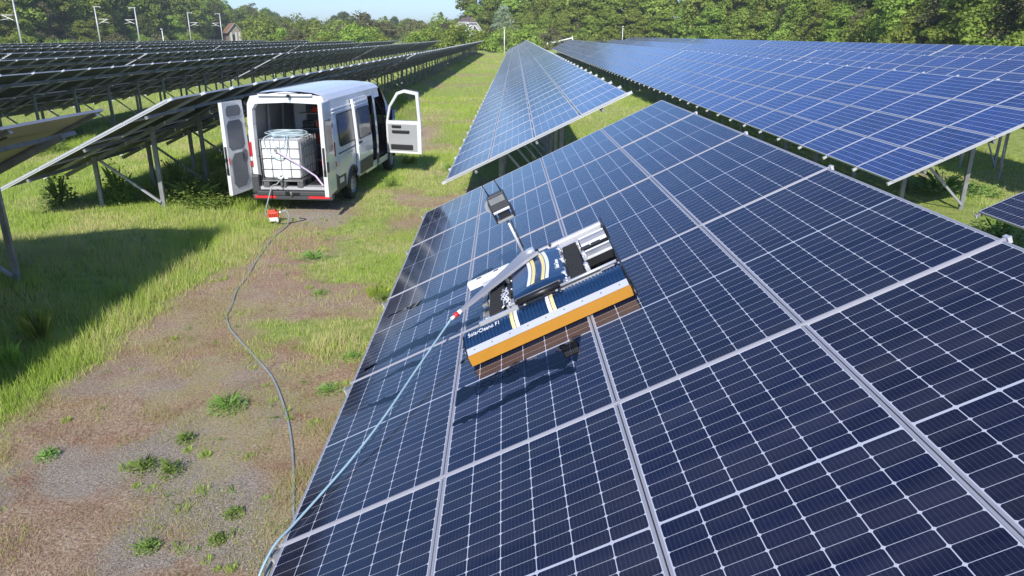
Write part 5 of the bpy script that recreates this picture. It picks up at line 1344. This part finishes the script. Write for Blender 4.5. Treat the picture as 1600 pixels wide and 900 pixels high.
# wood along the railway on the left
gL = 'trees beyond the railway on the left'
for layer, (off, hs, keys, st) in enumerate([(0, (6, 11), ['mid1', 'olive', 'lime1', 'thin', 'dark1'], 7.2), (6, (15, 20), ['mid1', 'dark1', 'mid2', 'lime2', 'mid1'], 7.2), (13, (20, 25), ['dark1', 'mid2', 'mid1'], 9.5)]):
    for x, y, dx_, dy_ in polyline([(-112, 118), (-114, 260), (-118, 330), (-126, 400), (-128, 480)], st):
        X = x - off + rnd.uniform(-2, 2); Y = y + rnd.uniform(-2, 2); key = rnd.choice(keys); k = 1.0 if Y < 250 else max(.72, 1 - (Y - 250) / 520)
        if layer == 2 and Y < 240: k *= 1.25
        if clear(X, Y): tree(X, Y, key, rnd.uniform(*hs) * k, LBL[key] + ' beyond the railway on the left', gL)
# far trees under the open sky, left of the house
gF = 'far trees under the open sky'
for i in range(32):
    Y = rnd.uniform(430, 620); px = rnd.uniform(470, 705); X = (px - 786) / 1197 * Y
    top = 33 + 9 * math.sin(px * .045) * math.sin(px * .11) + rnd.uniform(-4, 5) + (px - 560) * .02; h = 3.95 + (54 - top) * Y / 1269
    key = rnd.choice(['mid1', 'dark1', 'pine', 'olive', 'lime2', 'mid2']); tree(X, Y, key, max(7, h), LBL[key] + ' on the far skyline left of the house', gF)
for px, top, Y, key, lab in [(402, 5, 380, 'thin', 'thin dark topped birch rising above the brown roofed hut'), (690, 21, 420, 'pine', 'dark pine on the skyline nearest the half-timbered house'), (604, 27, 470, 'pine', 'dark narrow pine under the open sky left of centre'), (540, 22, 430, 'dark1', 'tall dark tree on the skyline left of the narrow pine'), (785, 12, 224, 'pale', 'pale silvery tree beside the half-timbered house')]:
    tree((px - 786) / 1197 * Y, Y, key, 3.95 + (54 - top) * Y / 1269, lab, None)
# low bushes past the ends of the rows
def bush_mesh(mat, seed):
    return crown_mesh('bush', 2.6, 1.9, 22, 100, .13, mat, seed, .0)[0]
BM = [bush_mesh(M['leaf_lime'], 21), bush_mesh(M['leaf_mid'], 22), bush_mesh(M['leaf_olive'], 23), bush_mesh(M['leaf_lime'], 24)]
def bush(x, y, s, i, label, group):
    o = place('bush', BM[i], None, (x, y, float(ghx(np.array([x]), np.array([y]))[0]) - .2), (0, 0, rnd.uniform(0, 6.28)), (s, s, s * rnd.uniform(.8, 1.1))); return tag(o, label, 'bush', group)
gB = 'bushes past the far ends of the rows'
for i in range(64):
    px = rnd.uniform(420, 860); Y = rnd.uniform(172, 225); k = rnd.choice([0, 1, 3, 0, 2]); X = (px - 786) / 1197 * Y
    if abs(px - 800) < 8 and Y < 190: continue
    bush(X, Y, rnd.uniform(1.2, 2.3) * (1.0 if px > 500 else .8), k, ['bright green bush', 'mid green bush', 'brownish bush', 'bright green bush'][k] + ' past the far ends of the rows', gB)
for i in range(46):
    px = rnd.uniform(400, 735); Y = rnd.uniform(250, 400); k = rnd.choice([0, 1, 1, 2]); X = (px - 786) / 1197 * Y
    if clear(X, Y): bush(X, Y, rnd.uniform(2.4, 3.6), k, ['bright green bush', 'mid green bush', 'brownish bush'][k] + ' in the low thicket under the open sky', 'bushes of the far thicket')
gE = 'bushes along the railway bank'
for i in range(60):
    Y = rnd.uniform(130, 330); X = -106 + rnd.uniform(-3, 4); k = rnd.choice([0, 1, 1, 2]); clear(X, Y) and bush(X, Y, rnd.uniform(.8, 1.6), k, ['bright green bush', 'mid green bush', 'brownish bush'][k] + ' on the railway bank behind the masts', gE)
gW = 'bushes at the foot of the right-hand wood'
for x, y, dx_, dy_ in polyline(edge_r, 3.0):
    if rnd.random() < .75 and clear(x, y): k = rnd.choice([0, 1, 3]); bush(x - abs(dy_) * 3 + rnd.uniform(-1, 1), y - abs(dx_) * 3, rnd.uniform(1.0, 1.9), k, ['bright green bush', 'mid green bush', '', 'bright green bush'][k] + ' at the foot of the right-hand wood', gW)

# ------------------------------------------------------------------ railway masts, posts, gate, fence
def mast(px, Y, side, lab, h=10.4):
    X = (px - 786) / 1197 * Y; e = empty('railway_mast', (X, Y, 0), (0, 0, 0), lab, 'railway mast', 'railway masts beyond the left rows')
    mm = M['mast_metal']; mb = MB(); mb.tube([(0, 0, -.3), (0, 0, h)], [.19, .14], mm, 8); mb.build('pole', e)
    mb = MB(); mb.bar((side * -.3, 0, h - .05), (side * 1.5, 0, h - .05), .14, .16, mm); mb.box((side * 1.4, 0, h - .22), (.12, .12, .3), mm); mb.build('top_bracket', e)
    mb = MB(); mb.tube([(0, 0, 7.5), (side * 2.9, 0, 7.5)], .07, M['white_lens'], 6); mb.tube([(0, 0, 6.3), (side * 2.6, 0, 7.45)], .08, M['white_lens'], 6); mb.tube([(side * 1.5, 0, 6.85), (side * 3.1, 0, 6.6)], .05, M['white_lens'], 6); mb.build('cantilever', e)
    for z in (6.4, 7.5):
        mb = MB(); mb.tube([(side * .2, 0, z + (.05 if z < 7 else 0)), (side * .6, 0, z + (.22 if z < 7 else 0))], .12, M['roof_tile'], 8); mb.build('insulator', e)
for a in [(37, 150, -1, 'railway mast nearest the left photo edge with its arm to the left'), (159, 190, 1, 'second railway mast from the left with its arm to the right'), (220, 197, -1, 'third railway mast from the left with its arm to the left'), (300, 242, 1, 'fourth railway mast from the left with its arm to the right'), (349, 253, -1, 'fifth railway mast standing just left of the brown roofed hut'),
          (500, 356, 1, 'far railway mast, left one of the first far pair'), (534, 356, -1, 'far railway mast, right one of the first far pair'), (587, 455, 1, 'far railway mast, left one of the middle far pair'), (618, 455, -1, 'far railway mast, right one of the middle far pair'), (657, 546, 1, 'far railway mast, left one of the farthest pair'), (684, 546, -1, 'far railway mast, right one of the farthest pair')]: mast(*a)
for px, Y, h, lab in [(788, 163, 5.2, 'slim pale camera post at the far end of the grass strip'), (973, 205, 5.9, 'slim pale camera post in front of the right-hand wood'), (257, 170, 5.0, 'short pale signal post between the railway masts')]:
    X = (px - 786) / 1197 * Y; e = empty('camera_post', (X, Y, 0), (0, 0, 0), lab, 'camera post')
    mb = MB(); mb.tube([(0, 0, -1.5), (0, 0, h)], .09, M['white_lens'], 8); mb.build('pole', e)
    mb = MB(); mb.box((0, -.1, h + .08), (.34, .4, .22), M['white_paint'], bev=.04); mb.tube([(0, -.3, h + .08), (0, -.36, h + .08)], .07, M['black_plastic'], 10); mb.build('camera_head', e)
ge = empty('gate', (11.6, 200, 0), (0, 0, 0), 'white site gate with sloping beam and dark portal frame behind the right row', 'gate')
for x, h in ((0, 2.2), (1.2, 3.7), (6.6, 3.5)):
    mb = MB(); mb.box((x, 0, h / 2), (.22, .22, h), M['white_paint'], bev=.02); mb.build('post', ge)
mb = MB(); mb.bar((1.2, 0, 1.9), (6.6, 0, 3.2), .18, .26, M['white_paint']); mb.build('beam', ge)
mb = MB(); 
for a, b in (((.6, .3, 0), (.6, .3, 4.9)), ((.6, .3, 4.9), (8.4, .3, 4.9)), ((8.4, .3, 4.9), (8.4, .3, 0))): mb.bar(a, b, .12, .12, M['black_plastic'], up=(0, 1, 0))
mb.build('portal_frame', ge)
mb = MB(); mb.box((-2.0, .2, 1.7), (2.2, .08, 2.2), M.setdefault('green_sheet', simple('grey_green_sheet', (.20, .27, .22), .6)), bev=.01); mb.build('sheet_panel', ge)
fe = empty('fence', (13, 209, 0), (0, 0, 0), 'grey wire fence in front of the right-hand wood', 'fence')
for k in range(19):
    mb = MB(); mb.tube([(2.6 * k, 0, -1.5), (2.6 * k, 0, 2.6)], .05, M['galv'], 6); mb.build('post', fe)
mb = MB()
for z in (.6, 1.1, 1.6, 2.1, 2.5): mb.tube([(0, 0, z), (46.8, 0, z)], .02, M['galv'], 4)
for k in range(240): mb.bar((.195 * k, .0, .3), (.195 * k, .0, 2.5), .012, .012, M['galv'], up=(0, 1, 0))
w = mb.build('wire_mesh', fe, kind='stuff')

# ------------------------------------------------------------------ houses
hs = empty('house', (-9.3, 228, -.9), (0, 0, R(28)), 'half-timbered house with brown hipped roof partly behind bushes', 'house')
mb = MB(); mb.box((0, 4, 3.4), (7.6, 9, 6.8), M['render_white']); mb.prism([(-3.8, 6.8), (3.8, 6.8), (1.6, 9.6), (-1.6, 9.6)], 'y', -.5, 8.4, M['render_white']); mb.build('wall', hs)
rf = MB(); 
for s in (-1, 1):
    a = [(s * 4.5, -1.0, 6.2), (s * 4.5, 9.2, 6.2), (0, 8.0, 11.0), (0, .6, 11.0)]
    rf.face(a if s < 0 else a[::-1], M['roof_tile']); b = [(q[0], q[1], q[2] - .2) for q in a]; rf.face(b[::-1] if s < 0 else b, M['roof_tile'])
    for i in range(4): j = (i + 1) % 4; rf.face([a[i], a[j], b[j], b[i]], M['roof_tile'])
rf.face([(-1.7, -1.05, 9.25), (1.7, -1.05, 9.25), (0, .62, 11.02)], M['roof_tile'])
ro = rf.build('roof', hs)
mb = MB(); mb.box((1.0, 5, 11.2), (.6, .6, 1.4), M['roof_tile']); mb.build('chimney', ro)
for a, b in (((-3.9, 6.5), (-1.6, 9.2)), ((-1.6, 9.2), (1.6, 9.2)), ((1.6, 9.2), (3.9, 6.5)), ((-2.0, 7.0), (-.6, 8.6)), ((2.0, 7.0), (.6, 8.6)), ((-3.6, 6.7), (3.6, 6.7))):
    mb = MB(); mb.bar((a[0], -.95, a[1]), (b[0], -.95, b[1]), .18, .28, M['white_paint'], up=(0, 1, 0)); mb.build('gable_beam', hs)
for x in (-1.2, 1.2):
    mb = MB(); mb.box((x, -.53, 7.6), (.9, .06, 1.2), M['win_dark']); w_ = mb.build('window', hs)
    mb = MB(); mb.box((x, -.57, 7.6), (.06, .05, 1.2), M['white_paint']); mb.box((x, -.57, 8.22), (1.0, .06, .08), M['white_paint']); mb.box((x, -.57, 6.98), (1.0, .06, .08), M['white_paint']); mb.build('frame', w_)
hs.scale = (.82, .82, .88)
ht = empty('hut', (-110, 316, 0), (0, 0, R(30)), 'brown roofed old hut with pale gable boards beyond the railway', 'hut')
mb = MB(); mb.box((0, 5, 2.6), (5.2, 11, 5.2), M['timber']); mb.prism([(-2.6, 5.2), (2.6, 5.2), (0, 8.0)], 'y', -.48, 10.4, M['timber']); mb.build('wall', ht)
M['hut_roof'] = simple('rusty_brown_roof', (.27, .15, .09), .85, bump=.5, bscale=6, var=.3, vscale=2)
rf = MB()
for s in (-1, 1):
    a = [(s * 3.4, -1.2, 4.6), (s * 3.4, 11.0, 4.6), (0, 11.0, 8.4), (0, -1.2, 8.4)]; rf.face(a if s < 0 else a[::-1], M['hut_roof']); b = [(q[0], q[1], q[2] - .18) for q in a]; rf.face(b[::-1] if s < 0 else b, M['hut_roof'])
    for i in range(4): j = (i + 1) % 4; rf.face([a[i], a[j], b[j], b[i]], M['hut_roof'])
rf.build('roof', ht)
for s in (-1, 1):
    mb = MB(); mb.bar((s * 3.4, -1.26, 4.55), (0, -1.26, 8.35), .12, .4, M['concrete'], up=(0, 1, 0)); mb.build('gable_board', ht)
for x in (-1.7, .2, 1.6):
    mb = MB(); mb.box((x, -.55, 2.6), (.7, .1, 4.6), M['concrete']); mb.build('pillar', ht)
mb = MB(); mb.box((-.75, -.54, 2.2), (.9, .06, 3.6), M['win_dark']); mb.build('door', ht)

# ------------------------------------------------------------------ air
hz = bpy.data.meshes.new('haze'); hb = bmesh.new(); bmesh.ops.create_cube(hb, size=1.0); hb.to_mesh(hz); hb.free()
hm = bpy.data.materials.new('haze_air'); hm.use_nodes = True; hn = hm.node_tree; hn.nodes.clear()
ho = hn.nodes.new('ShaderNodeOutputMaterial'); hv = hn.nodes.new('ShaderNodeVolumePrincipled'); hv.inputs['Density'].default_value = .0004; hv.inputs['Color'].default_value = (.95, .97, 1.0, 1); hv.inputs['Anisotropy'].default_value = .2
hn.links.new(hv.outputs[0], ho.inputs['Volume']); hz.materials.append(hm)
h_ = place('haze', hz, None, (0, 300, 15.5), (0, 0, 0), (9000, 11000, 38)); h_['kind'] = 'stuff'; tag(h_, 'thin pale haze in the air over the whole solar field', 'haze')
